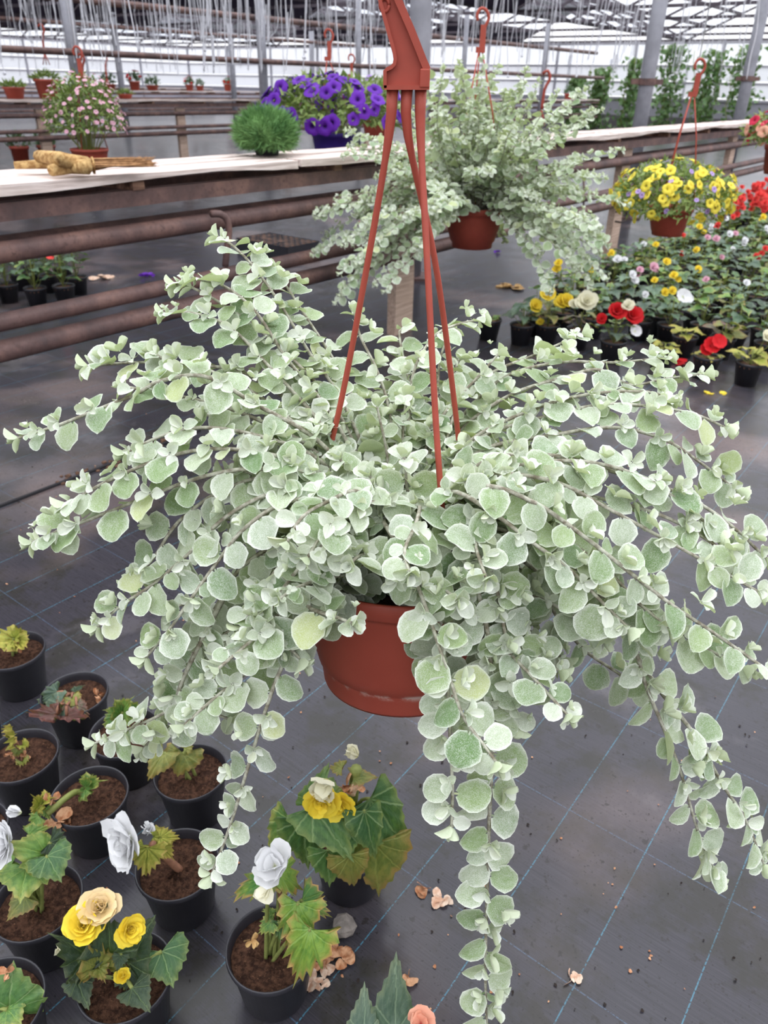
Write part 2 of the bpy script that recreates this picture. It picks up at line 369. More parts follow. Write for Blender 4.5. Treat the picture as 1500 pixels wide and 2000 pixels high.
# ---- leaf shapes: arrays (verts, faces, luv) with the stalk end at the origin, along +x, length 1
def silver_leaf(w=.46, cup=.12, droop=.12, fold=.1, stalk=.16, seed=0):
    g = np.random.default_rng(seed); vs, lu = [], []
    rows = [0., .1, .3, .56, .8, .95, 1.0]; wd = [.16, .62, .96, 1.0, .76, .4, .06]; cols = [-1, -.55, 0, .55, 1]
    for x, k in zip(rows, wd):
        for c in cols:
            y = c * k * w * (1 + .06 * g.uniform(-1, 1)); back = -.1 * (abs(c) ** 2) * (x < .15)
            zz = cup * (c * c * k) * .55 + fold * abs(c) * k * .5 - droop * x * x + .03 * g.uniform(-1, 1) * (abs(c) == 1)
            vs.append((stalk + (x + back) * (1 - stalk), y, zz)); lu.append((x, c * k * w, max(abs(c), 1. if x >= 1 else (.75 if x > .9 else 0))))
    n = len(cols)
    fs = [(i * n + j, (i + 1) * n + j, (i + 1) * n + j + 1, i * n + j + 1) for i in range(len(rows) - 1) for j in range(n - 1)]
    b = len(vs); vs += [(0, -.025, -.02), (0, .025, -.02), (stalk * 1.1, .025, 0), (stalk * 1.1, -.025, 0)]; lu += [(0.01, 0, 0)] * 4
    fs.append((b, b + 3, b + 2, b + 1))
    return np.array(vs), fs, np.array(lu)
def begonia_leaf(wl=.55, wr=.42, tip=1.6, npt=18, serr=.05, cup=-.15, fold=.25, wave=.05, back=.22, seed=0, rings=(.34, .66, .9, 1.)):
    g = np.random.default_rng(seed); out = []
    for side, w in ((1, wl), (-1, wr)):
        pts = []
        for i in range(npt):
            t = i / (npt - 1)                            # 0 at the notch, 1 at the tip
            x = -back * math.sin(math.pi * min(1, t * 2.2)) * (t < .46) + max(0, (t - .25) / .75) ** 1.15
            y = w * math.sin(math.pi * t ** (1 / tip)) ** .8 if 0 < t < 1 else 0
            y *= 1 - .62 * max(0., x) ** 1.6
            q = 1 + serr * (1 if i % 2 else -1) * (0 < t < 1) * g.uniform(.6, 1.3)
            pts.append((x * q, side * y * q))
        out.append(pts)
    ol = out[0] + out[1][-2:0:-1]; n = len(ol)
    vs, lu = [(0, 0, 0)], [(0.001, 0, 0)]
    for r in rings:
        for k, (x, y) in enumerate(ol):
            X, Y = x * r, y * r
            zz = fold * abs(Y) + cup * (X * X) - .35 * Y * Y + wave * r * r * math.sin(k * 1.9 + seed) + wave * .7 * r * r * g.uniform(-1, 1)
            vs.append((X, Y, zz)); lu.append((X, Y, r))
    fs = [(0, 1 + j, 1 + (j + 1) % n) for j in range(n)]
    for i in range(len(rings) - 1): fs += [(1 + i * n + j, 1 + (i + 1) * n + j, 1 + (i + 1) * n + (j + 1) % n, 1 + i * n + (j + 1) % n) for j in range(n)]
    fs = [f[::-1] for f in fs]
    return np.array(vs), fs, np.array(lu)
def petal(w=.5, cup=.35, ruffle=.05, seed=0):
    g = np.random.default_rng(seed); vs, lu = [], []
    rows = [0, .3, .62, .88, 1.]; wd = [.15, .72, 1., .8, .42]; cols = [-1, -.35, .35, 1]
    for x, k in zip(rows, wd):
        for c in cols:
            vs.append((x, c * k * w, cup * (x * x * .7 + .6 * (c * k * w) ** 2) + ruffle * g.uniform(-1, 1) * x)); lu.append((x, c * k * w, abs(c)))
    n = 4; fs = [(i * n + j, (i + 1) * n + j, (i + 1) * n + j + 1, i * n + j + 1) for i in range(4) for j in range(3)]
    return np.array(vs), fs, np.array(lu)
def trumpet(lobes=5, seed=0, depth=.5):
    g = np.random.default_rng(seed); n = lobes * 4; vs = [(0, 0, -depth)]; lu = [(0.01, 0, 0)]
    for r, z in ((.16, -depth * .55), (.3, -.05), (.72, .06), (1., -.04)):
        for j in range(n):
            a = 2 * math.pi * j / n; k = r * (1 - (.13 * (1 - abs(math.cos(lobes * a / 2))) if r > .6 else 0)) * (1 + .04 * g.uniform(-1, 1))
            vs.append((k * math.cos(a), k * math.sin(a), z + .06 * r * g.uniform(-1, 1))); lu.append((r, .3, r))
    fs = [(0, 1 + j, 1 + (j + 1) % n) for j in range(n)]
    for i in range(3): fs += [(1 + i * n + j, 1 + (i + 1) * n + j, 1 + (i + 1) * n + (j + 1) % n, 1 + i * n + (j + 1) % n) for j in range(n)]
    return np.array(vs), fs, np.array(lu)
def shape_mesh(name, sh, mat, age=0.): return MB().add(*sh, age=age).mesh(name, mat)
def apply(M, v): return v @ M[:3, :3].T + M[:3, 3]
# ================================================================== the greenhouse
UMIN, UMAX, VMIN, SPAN, NS = -12., 30., -9.0, 6.4, 7
VMAX = VMIN + SPAN * NS
GUT, RID = 2.75, 4.15
def quad_obj(name, pts, mat, parent=None, kind=None):
    return link(name, MB().add(pts, [(0, 1, 2, 3)]).mesh(name, mat, False), parent, kind=kind)
fl = MB().add([uv(UMIN, VMIN), uv(UMAX, VMIN), uv(UMAX, VMAX), uv(UMIN, VMAX)], [(0, 1, 2, 3)])
floor = link('floor', fl.mesh('floor', 'floor', False), kind='structure')
grass = simple('outdoor_grass', rgb(96, 112, 84), .95, .1, .2, .3, 0)
g_out = quad_obj('ground', [(-160, -160, -.06), (160, -160, -.06), (160, 160, -.06), (-160, 160, -.06)], grass, kind='structure')
# laps of the ground fabric: a slightly raised edge seen at the left
lapP = [atz(-260, 1085), atz(0, 992), atz(120, 945), atz(232, 898)]
ld = unit(lapP[-1] - lapP[0]); ln = np.array([-ld[1], ld[0], 0])
mb = MB(); mb.box(lapP[1] + ld * .1 + ln * .004 + Z * .004, .75, .006, .004, (ld, ln, Z))
lap = link('fabric_lap', mb.mesh('fabric_lap', simple('fabric_edge', rgb(34, 32, 36), .7), False), floor)

def in_frame(P, pad=60):
    v = P - CAM
    if v @ FW < .1: return False
    x, y, z = pix(P); return -pad < x < 1500 + pad and -pad < y < 2000 + pad
# ---- walls
def wall(name, a, b, rows, du):
    a, b = np.asarray(a), np.asarray(b); L = np.linalg.norm(b - a); d = (b - a) / L; nrm = np.array([-d[1], d[0], 0])
    root = bpy.data.objects.new(name, None); COL.objects.link(root); root['kind'] = 'structure'; root.location = a
    n = max(1, int(round(L / du))); w = L / n; bars = MB(); rest = {}
    link('kerb', MB().box(d * L / 2 + Z * .22, L / 2, .08, .24, (d, nrm, Z)).mesh('kerb', simple(name + '_kerb', rgb(126, 122, 126), .9), False), root)
    for i in range(n + 1): bars.box(d * i * w + Z * (GUT / 2), .035, .05, GUT / 2, (d, nrm, Z))
    for z0, z1, m in rows:
        bars.box(d * L / 2 + Z * z1, L / 2, .04, .035, (d, nrm, Z))
        for i in range(n):
            q = [d * (i * w + .035) + Z * z0, d * ((i + 1) * w - .035) + Z * z0, d * ((i + 1) * w - .035) + Z * z1, d * (i * w + .035) + Z * z1]
            if in_frame(a + (q[0] + q[2]) / 2, 40): link('pane', MB().add(q, [(0, 1, 2, 3)]).mesh('pane', m, False), root)
            else: rest.setdefault(m, MB()).add(q, [(0, 1, 2, 3)])
    for m, r in rest.items(): link('glazing', r.mesh('glazing', m, False), root, kind='stuff')
    link('glazing_bars', bars.mesh('glazing_bars', 'white_bar', False), root)
    return root
MAT['lower_panel'] = simple('lower_panel', rgb(178, 176, 188), .7, .3, .1, .8, 0)
MAT['whitewashed'] = make_glass('whitewashed_glass', (.8, .81, .87, 1), .5)
rows = [(.46, 1.0, 'lower_panel'), (1.07, 1.5, 'whitewashed'), (1.57, 2.0, 'whitewashed'), (2.07, 2.68, 'dirty_glass')]
wall('wall_far', uv(UMIN, VMAX), uv(UMAX, VMAX), rows, 3.0)
wall('wall_end', uv(UMAX, VMAX), uv(UMAX, VMIN), rows, 3.0)
wall('wall_near', uv(UMAX, VMIN), uv(UMIN, VMIN), rows, 3.0)
wall('wall_back', uv(UMIN, VMIN), uv(UMIN, VMAX), rows, 3.0)
# ---- roof of ridge spans running along the benches
roof = bpy.data.objects.new('ceiling', None); COL.objects.link(roof); roof['kind'] = 'structure'
bars = MB(); far_bars = MB(); clear = MB(); dark = MB(); hr = np.random.default_rng(5)
for k in range(NS):
    va, vb, vm = VMIN + k * SPAN, VMIN + (k + 1) * SPAN, VMIN + (k + .5) * SPAN
    for half, (p, q) in enumerate((((va, GUT), (vm, RID)), ((vb, GUT), (vm, RID)))):
        for r in range(4):
            v0, v1 = p[0] + (q[0] - p[0]) * r / 4, p[0] + (q[0] - p[0]) * (r + 1) / 4
            z0, z1 = p[1] + (q[1] - p[1]) * r / 4, p[1] + (q[1] - p[1]) * (r + 1) / 4
            tgt = bars
            c0, c1 = uv(UMIN, v0, z0), uv(UMAX, v0, z0); d = unit(c1 - c0)
            bars.box((c0 + c1) / 2, (UMAX - UMIN) / 2, .03, .04, (d, np.cross(Z, d), Z))
            state = False
            for i in range(14):
                ua, ub = UMIN + i * 3., UMIN + (i + 1) * 3.
                pts = [uv(ua + .03, v0, z0), uv(ub - .03, v0, z0), uv(ub - .03, v1, z1), uv(ua + .03, v1, z1)]; cen = sum(pts) / 4
                if half == 1 and k >= 2:
                    pd = .9 if ua < 9 else (.8 if ua < 15 else .3)
                    if i % 2 == 0: state = hr.random() < pd
                    isdark = state
                else: isdark = False
                if half == 1 and k >= 1 and in_frame(cen, 30): link('roof_panel' if isdark else 'pane', MB().add(pts, [(0, 1, 2, 3)]).mesh('roof_pane', 'shade_cloth' if isdark else 'glass', False), roof)
                else: (dark if isdark else clear).add(pts, [(0, 1, 2, 3)])
        for i in range(29):
            ua = UMIN + i * 1.5; c0, c1 = uv(ua, *p), uv(ua, *q); d = unit(c1 - c0)
            bars.box((c0 + c1) / 2, np.linalg.norm(c1 - c0) / 2, .02, .03, (d, U, np.cross(d, U)))
    for i in range(15):
        ua = UMIN + i * 3.; c0, c1 = uv(ua, va, GUT), uv(ua, vb, GUT)
        bars.box((c0 + c1) / 2, SPAN / 2, .025, .03, (V, U, Z))
link('glazing', clear.mesh('glazing', 'glass', False), roof, kind='stuff')
if dark.n: link('shading', dark.mesh('shading', 'shade_cloth', False), roof, kind='stuff')
link('roof_bars', bars.mesh('roof_bars', 'dark_bar', False), roof, kind='stuff')

# ================================================================== benches of planks over pipes
def plank_mesh(L, w, h, seed, wavy=False):
    g = np.random.default_rng(seed); n = 24; vs = []
    sag = 0
    for i in range(n + 1):
        x = L * i / n; k = abs(math.sin(x * 2.1 + seed)) if wavy else 0
        zb = -h - (.022 * (k - .5) if wavy else 0); j = .004 * g.uniform(-1, 1)
        for y, z in ((0 + j, 0), (w + j, 0), (w + j, -h), (0 + j, zb)): vs.append((x, y, z + .002 * g.uniform(-1, 1)))
    fs = []
    for i in range(n): fs += [(i * 4 + a, i * 4 + (a + 1) % 4, (i + 1) * 4 + (a + 1) % 4, (i + 1) * 4 + a) for a in range(4)]
    fs += [(3, 2, 1, 0), (n * 4, n * 4 + 1, n * 4 + 2, n * 4 + 3)]
    return MB().add(vs, fs)
Muv = Matrix(((U[0], V[0], 0, 0), (U[1], V[1], 0, 0), (0, 0, 1, 0), (0, 0, 0, 1)))      # local x -> U, y -> V
def bench(v0, ustart, uend, label, width=.4, top=.965, legs=(), detail=True, low=True):
    root = thing('plank_bench', uv(ustart, v0), label, 'bench', 'plank benches on pipes')
    root.rotation_euler.z = math.atan2(U[1], U[0]); L = uend - ustart
    nx = max(1, int(L / 3.3)); pl = L / nx; npk = 4 if detail else 3; pw = width / npk
    for i in range(nx):
        for j in range(npk):
            off = random.uniform(-.03, .03); mw = plank_mesh(pl * .995, pw * .87, .024 if j else .022, i * 7 + j, j == 0 and detail)
            link('plank', mw.mesh('plank', 'plank', False), root, T((i * pl, j * pw + off * .2, top + random.uniform(-.006, .002))))
    def rod(name, y, z, r, m='rust', k=10, kind=None):
        link(name, MB().tube([(0, y, z), (L / 2, y, z), (L, y, z)], r, k).mesh(name, m), root)
    def beam(name, y, z, hy, hz): link(name, MB().box((L / 2, y, z), L / 2, hy, hz).mesh(name, 'rust', False), root)
    beam('rail', .05, .878, .025, .027); beam('rail', .31, .878, .025, .027)
    rod('pipe', .06, .755, .034); rod('pipe', .19, .755, .03)
    if low:
        rod('pipe', .02, .55, .029); rod('pipe', .03, .455, .036)
    for i in range(int(L / 1.1)):
        link('crossbar', MB().box((.5 + i * 1.1, width / 2, .922), .025, width / 2 - .02, .0185).mesh('crossbar', 'bark', False), root)
    for u in legs:
        g = MB(); g.box((u - ustart, .1, .42), .085, .028, .42); link('leg', g.mesh('leg', 'leg_wood', False), root)
    return root
def u_at(px, py, v):                       # bench coordinate of a pixel on the upright plane at v
    d = ray(px, py); k = v / (d @ V); P = CAM + d * k; return P @ U
L1, L2 = u_at(800, 560, 2.5), u_at(1212, 440, 2.5)
b1 = bench(2.46, -.9, 13.2, 'long bench of pale weathered planks, dried broom lying on it', legs=(L1, L2, L2 + (L2 - L1)))
# the bent bracket pipe and the thin rods that hang under the near bench, a mark on the second leg
def on_b1(px, py, v): d = ray(px, py); P = CAM + d * (v / (d @ V)); return np.array([P @ U + .9, v - 2.46, P[2]])
br = [on_b1(412, 418, 2.44), on_b1(430, 418, 2.43), on_b1(443, 428, 2.42), on_b1(447, 450, 2.42), on_b1(444, 480, 2.43), on_b1(440, 520, 2.45)]
link('bracket', MB().tube(spline(br, .02)[0], .014, 8).mesh('bracket', 'rust'), b1)
for (x, y0, y1) in ((1140, 350, 412), (1000, 372, 440)):
    link('hanger_rod', MB().tube([on_b1(x, y0, 2.5), on_b1(x, y1, 2.5)], .008, 6).mesh('hanger_rod', 'rust'), b1)
mk = [on_b1(x, y, 2.46 + .067) for x, y in ((1203, 414), (1220, 412), (1224, 424), (1216, 433), (1202, 432))]
link('marking', MB().tube(spline(mk, .01)[0], .006, 6).mesh('marking', simple('charcoal_mark', rgb(70, 58, 54), .9)), b1)
b2 = bench(11.7, -8, 27, 'plank bench carrying small terracotta pots across the wide aisle', legs=[-6 + 2.6 * i for i in range(11)])
b3 = bench(21.5, -9, 26, 'distant plank bench with a row of flowering pots', detail=False)
b4 = bench(29.5, -9, 26, 'farthest plank bench in front of the glazed far wall', detail=False)

# ================================================================== posts and overhead pipes
def post(u, v, r, label, z1=GUT + .1, tilt=0, clamp=None):
    t = thing('steel_post', uv(u, v), label, 'post', 'greenhouse posts')
    link('shaft', MB().tube([(0, 0, 0), (0, 0, z1 / 2), (tilt, 0, z1)], r, 12).mesh('shaft', 'galvanised'), t)
    link('base_plate', MB().box((0, 0, .01), r * 1.7, r * 1.7, .01).mesh('base_plate', 'rust', False), t)
    if clamp:
        c = MB().lathe([(r * 1.02, -.03), (r * 1.18, -.03), (r * 1.18, .03), (r * 1.02, .03)], 12, (0, 0, clamp))
        c.box((r * 1.5, 0, clamp), r * .6, .012, .025); c.box((-r * 1.5, 0, clamp), r * .6, .012, .025)
        link('clamp', c.mesh('clamp', 'rust', False), t)
    return t
up0 = u_at(1248, 255, 3.34)
post(up0, 3.34, .078, 'grey steel post with rusty clamp rising behind the long bench', clamp=1.33)
post(u_at(1440, 245, 3.34), 3.34, .078, 'grey steel post at the far end of the long bench', clamp=1.42)
post(u_at(817, 160, 3.34), 3.34, .07, 'grey steel post behind the nearest hanging plant hook')
for i, x in enumerate((150, 514, 700, 905, 1060)):
    post(u_at(x, 150, 11.6), 11.6, .085 if i < 2 else .06, 'grey steel post standing at the bench across the aisle')
for i, x in enumerate((235, 455, 610, 1110, 1190, 1340)):
    post(u_at(x, 150, 21.3), 21.3, .09, 'slim grey post by the distant bench')
def long_pipe(p0, p1, r, label, ext=6, m='rust'):
    d = U; p1 = p0 + d * ((p1 - p0) @ U); ext = p0 @ U - UMIN - .3; a, b = p0 - d * ext, p0 + d * (UMAX - 3.5 - p0 @ U)
    t = link('overhead_pipe', MB().tube([a, (a + b) / 2, b], r, 8).mesh('overhead_pipe', m)); tag(t, label, 'pipe')
def on_v(px, py, v): d = ray(px, py); return CAM + d * (v / (d @ V))
long_pipe(on_v(0, 95, 11.45), on_v(760, 149, 11.45), .045, 'rusty pipe running level past the posts just above bench height', 2)
long_pipe(on_v(160, 0, 11.8), on_v(750, 70, 11.8), .05, 'rusty pipe running high along the posts under the roof', 2)
long_pipe(on_v(60, 40, 21.0), on_v(700, 90, 21.0), .05, 'rusty overhead pipe by the distant posts', 2)

# long parts get axes of their own along the benches
Minv = Muv.inverted()
for o in [c for w in bpy.data.objects if w.name.startswith(('wall_', 'ceiling')) for c in w.children] + [o for o in bpy.data.objects if o.name.startswith('overhead_pipe')]:
    if o.type == 'MESH': o.data.transform(Minv); o.matrix_basis = Muv
# ================================================================== silver trailing plant (felted round leaves)
AGES = (0., .25, .55, .95)
SV = []                                            # (shape, age) variants
for i in range(8):
    ag = AGES[i // 2]
    SV.append((silver_leaf(w=(.47, .42, .45, .4, .4, .36, .34, .3)[i], cup=(.1, .25, -.05, .2, .3, .1, .5, .6)[i], droop=(.1, .22, .05, -.05, .1, .2, -.2, -.3)[i], fold=(.1, .0, .2, .1, .25, .1, .5, .4)[i], seed=i), ag))
SVM = [shape_mesh('silver_leaf', sh, 'silver', ag) for sh, ag in SV]
YEL = shape_mesh('yellowed_leaf', SV[1][0], 'yellowed')
def orient_leaves(P, L, center, g, big=.032, out=[], inner=False, dens=1.):
    """leaves along the stem P (base -> tip): list of (matrix, variant, size)"""
    n = len(P); res = []; seg = L / (n - 1); s = L * (.22 if not inner else .12); side = 1
    while s < L - .004:
        i = min(n - 2, int(s / seg)); f = s / seg - i; p = P[i] * (1 - f) + P[i + 1] * f; t = unit(P[i + 1] - P[i])
        e = L - s; k = min(1., .42 + e / .06); Ls = big * k * g.uniform(.78, 1.14)
        rad = np.array([p[0] - center[0], p[1] - center[1], 0]); rad = unit(rad) if np.linalg.norm(rad) > .02 else np.zeros(3)
        down = max(0., -t[2]); n0 = unit(Z * (1.0 - .45 * down) + rad * (.3 + .4 * down) + np.array([0, -1., 0]) * (.12 + .55 * down) + g.normal(0, .16, 3))
        n0 = n0 - t * (n0 @ t) * .6; sd = unit(np.cross(n0, t))
        d = unit(sd * side * 1.0 + t * g.uniform(.05, .65) + n0 * g.uniform(-.05, .35) - Z * .18 + g.normal(0, .2, 3))
        nn = unit(n0 + g.normal(0, .22, 3) - d * .1)
        var = (g.integers(0, 2) if k > .85 else (2 + g.integers(0, 2) if k > .62 else 4 + g.integers(0, 2)))
        res.append((frame(p, d, nn, Ls), var, Ls))
        if g.random() < .62 * dens:                        # young shoot in the leaf axil
            q = p + n0 * .006 + sd * side * .004; ax = unit(n0 + sd * side * .7 + t * .3 + g.normal(0, .2, 3)); b = unit(np.cross(ax, t + .01)); c = np.cross(ax, b); m = g.integers(3, 5); ph = g.uniform(0, 6.28)
            if g.random() < .35: q = q + ax * g.uniform(.006, .016)
            for j in range(m):
                w = ph + 6.283 * j / m; dd = unit(b * math.cos(w) + c * math.sin(w) + ax * g.uniform(.2, .8)); s2 = Ls * g.uniform(.3, .52)
                res.append((frame(q, dd, ax - dd * .2, s2), 4 + g.integers(0, 4), s2))
        if g.random() < .35 * dens:                        # the opposite leaf
            d2 = unit(-sd * side + t * g.uniform(.1, .6) - Z * .15 + g.normal(0, .25, 3)); s2 = Ls * g.uniform(.5, .85)
            res.append((frame(p, d2, n0 + g.normal(0, .25, 3), s2), g.integers(0, 4), s2))
        side = -side; s += (.0085 + .0125 * min(1, e / .09)) * g.uniform(.8, 1.2) / (1.0 if not inner else 1.05)
    t = unit(P[-1] - P[-3]); b = unit(np.cross(t, [.2, .1, 1.])); c = np.cross(t, b)
    for j in range(6):                                     # tip rosette
        w = 2.4 * j; k = j / 5; dd = unit(t * (.35 + .9 * k) + (b * math.cos(w) + c * math.sin(w)) * (1 - .5 * k)); s2 = big * (.62 - .3 * k) * g.uniform(.85, 1.1)
        res.append((frame(P[-1] - t * .004 * (1 - k), dd, t - dd * .3 + Z * .2, s2), 4 + (j % 4 if j > 2 else j % 2), s2))
    return res
def pick_visible(leaves, limit, cell=6.):
    """the leaves that show largest: a coarse depth raster of leaf discs"""
    buf = {}; cells = []
    for idx, (M, var, s) in enumerate(leaves):
        c = M[:3, 3] + M[:3, 0] * .55; x, y, z = pix(c); vw = unit(c - CAM); fac = abs(unit(M[:3, 2]) @ vw)
        r = F * s * .45 / z; ra = math.sqrt(max(.15, fac)); R = max(1., r * ra / cell); cx, cy = x / cell, y / cell; mine = []
        if -40 < x < 1540 and -40 < y < 2040:
            for a in range(int(cx - R), int(cx + R) + 1):
                for b in range(int(cy - R), int(cy + R) + 1):
                    if (a - cx) ** 2 + (b - cy) ** 2 <= R * R:
                        mine.append((a, b))
                        if z < buf.get((a, b), (9e9, 0))[0]: buf[(a, b)] = (z, idx)
        cells.append(mine)
    cnt = np.zeros(len(leaves))
    for z, i in buf.values(): cnt[i] += 1
    order = np.argsort(-cnt); return set(order[:limit].tolist())
def grow(root, origin, strands, center, big, limit, seed, stem_r=.0032, stem_name='stem', inner=(), dens=1.):
    g = np.random.default_rng(seed); allL = []; owner = []; stems = []
    for k, (P, L) in enumerate(list(strands) + list(inner)):
        isin = k >= len(strands); R = np.linspace(stem_r * (1.0 if not isin else .8), stem_r * .5, len(P))
        st = link(stem_name, MB().tube(P - origin, R, 6).mesh('stem', 'silver_stem'), root)
        lv = orient_leaves(P, L, center, g, big * g.uniform(.9, 1.08), inner=isin, dens=dens); allL += lv; owner += [st] * len(lv)
    vis = pick_visible(allL, limit); rest = MB(); To = -np.asarray(origin)
    for i, (M, var, s) in enumerate(allL):
        if i in vis:
            M2 = M.copy(); M2[:3, 3] += To; link('leaf', SVM[var], owner[i], Matrix(M2.tolist()))
        else:
            sh, ag = SV[var]; rest.add(apply(M, sh[0]) + To, sh[1], sh[2], ag)
    link('leaves', rest.mesh('leaves', 'silver'), root, kind='stuff'); return len(allL)

# ---- the hanging basket in front
RC = aty(788, 1092, .80); RIMZ = RC[2]; RR = .135; PH = .165; TILT = math.radians(-10)
Rpot = Matrix.Rotation(TILT, 4, 'X')
rot = np.array(Rpot.to_3x3()); origin = RC - rot @ np.array([0, 0, PH])
hb = thing('hanging_basket', origin, 'large silver felted trailing plant in terracotta plastic pot hanging by a hook', 'hanging plant')
MAT['pot_main'] = None
def make_pot_main():
    t = NT('terracotta_pot'); o = t.obj(); sp = t.n('ShaderNodeSeparateXYZ'); t.t.links.new(o, sp.inputs[0]); n = t.noise(o, 26, 5, .7); n2 = t.noise(o, 9, 3)
    c = t.mix(t.step(n2, .3, .7), rgb(164, 73, 58), rgb(174, 80, 65))
    line = t.math('MULTIPLY', t.step(sp.outputs[2], .022, .031), t.math('SUBTRACT', 1.0, t.step(sp.outputs[2], .031, .036)))
    c = t.mix(t.math('MULTIPLY', line, t.step(n, .48, .62)), c, rgb(206, 176, 166)); c = t.mix(t.math('MULTIPLY', t.step(n, .7, .76), .3), c, rgb(190, 140, 126))
    return t.done(t.bsdf(c, .48, .4, n, .05, .003))
MAT['pot_main'] = make_pot_main()
prof = [(.002, .004), (.094, .004), (.099, 0), (.1005, .004), (.1035, .028), (.1045, .031), (.107, .033), (.1105, .046), (.1165, .07), (.1215, .095), (.1255, .12), (.128, .137), (.1285, .141), (.1325, .143), (.135, .146), (.136, .162), (.1345, PH), (.131, PH), (.129, .158), (.127, .135)]
pot = link('pot', MB().lathe(prof, 56).mesh('pot', 'pot_main'), hb, Rpot)
link('soil', MB().lathe([(.001, .142), (.06, .14), (.1265, .135), (.125, .125), (.001, .12)], 32).mesh('soil', 'soil'), hb, Rpot)
HY = .80
def hp(x, y, Y=HY): return aty(x, y, Y) - origin
def plate(name, pts, th, mat, parent):                  # upright polygon with thickness along the view of the hook
    n = len(pts); a = [np.array(p) + np.array([0, -th, 0]) for p in pts]; b = [np.array(p) + np.array([0, th, 0]) for p in pts]
    fs = [tuple(range(n)), tuple(range(2 * n - 1, n - 1, -1))] + [(i, n + i, n + (i + 1) % n, (i + 1) % n) for i in range(n)]
    me = MB().add(a + b, fs).mesh(name, mat, False); o = link(name, me, parent); bv = o.modifiers.new('bevel', 'BEVEL'); bv.width = .0012; bv.segments = 2; return o
body = [(752, 170), (752, 140), (764, 134), (772, 122), (772, 108), (757, 55), (741, -6), (736, -34), (762, -34), (774, -4), (802, 62), (832, 136), (836, 140), (836, 170)]
pl = plate('hook_body', [hp(*p) for p in body], .0045, 'terracotta_plastic', hb)
def ribbon(name, pts, w, dep, parent):                 # mitred strip of half width w and half depth dep
    P = [np.array(hp(*p)) for p in pts]; vs = []; yv = np.array([0, 1., 0])
    for i in range(len(P)):
        t = unit(P[min(i + 1, len(P) - 1)] - P[max(i - 1, 0)]); nn = unit(np.cross(yv, t)); vs += [P[i] + nn * w - yv * dep, P[i] + nn * w + yv * dep, P[i] - nn * w + yv * dep, P[i] - nn * w - yv * dep]
    fs = [(i * 4 + k, i * 4 + (k + 1) % 4, (i + 1) * 4 + (k + 1) % 4, (i + 1) * 4 + k) for i in range(len(P) - 1) for k in range(4)] + [(3, 2, 1, 0), tuple(len(vs) - 4 + k for k in range(4))]
    return link(name, MB().add(vs, fs).mesh(name, 'terracotta_plastic', False), parent)
for pts, w in (([(752, 172), (752, 139), (757, 135), (764, 132), (770, 126), (772, 116), (770, 102), (756, 53), (740, -6), (736, -34)], .0016), ([(764, -34), (776, -2), (803, 60), (826, 118), (834, 137)], .0032), ([(750, 171), (794, 171), (838, 171)], .0018)):
    ribbon('flange', pts, w, .0095, pl)
a, b = hp(820, 134), hp(838, 172)
g = MB(); g.box((a + b) / 2, abs(b[0] - a[0]) / 2, .0105, abs(a[2] - b[2]) / 2); o = link('end_block', g.mesh('end_block', 'terracotta_plastic', False), pl); bv = o.modifiers.new('bevel', 'BEVEL'); bv.width = .0012; bv.segments = 2
ring = [hp(751 + 9 * math.cos(t), 10 + 13 * math.sin(t), HY - .005) for t in np.linspace(0, 6.28, 17)]
link('eyelet', MB().tube(ring, .0016, 6).mesh('eyelet', 'terracotta_plastic'), pl)
hk = [hp(749, -30), hp(744, -75), hp(760, -120), hp(800, -140), hp(842, -116), hp(856, -60), hp(852, -8)]
hs, hl = spline(hk, .004); link('hook', MB().tube(hs, np.concatenate([np.full(len(hs) - 4, .0068), [.0075, .0085, .008, .005]]), 10).mesh('hook', 'terracotta_plastic'), hb)
for (tx, rim_a, bow) in ((767, 172, (-.012, .0, .0)), (795, 47, (-.006, .006, 0)), (822, -68, (.004, -.004, 0))):
    p0 = hp(tx, 170); ra = math.radians(rim_a); p1 = rot @ np.array([RR * .985 * math.cos(ra), RR * .985 * math.sin(ra), PH - .008])
    mid = [p0 + (p1 - p0) * k + np.array(bow) * math.sin(math.pi * k) * -1 for k in (0, .08, .3, .6, .85, 1)]
    mid[1] = p0 + (p1 - p0) * .08 * np.array([.35, .35, 1])
    ws, wl = spline(mid, .02); n = len(ws); r = np.full(n, .0033); r[0] = .0056; r[1] = .005; r[2] = .0042; r[-1] = .0045
    link('hanger_wire', MB().tube(ws, r, 8).mesh('hanger_wire', 'terracotta_plastic'), hb)
top = aty(800, -132, HY)
sup = link('suspension_wire', MB().tube([top + Z * .0, np.array([top[0], top[1], 2.73])], .002, 6).mesh('suspension_wire', 'galvanised'))
tag(sup, 'thin grey wire from the roof bar holding the big basket hook', 'wire')

CROWN = RC + np.array([0, .0, .0])
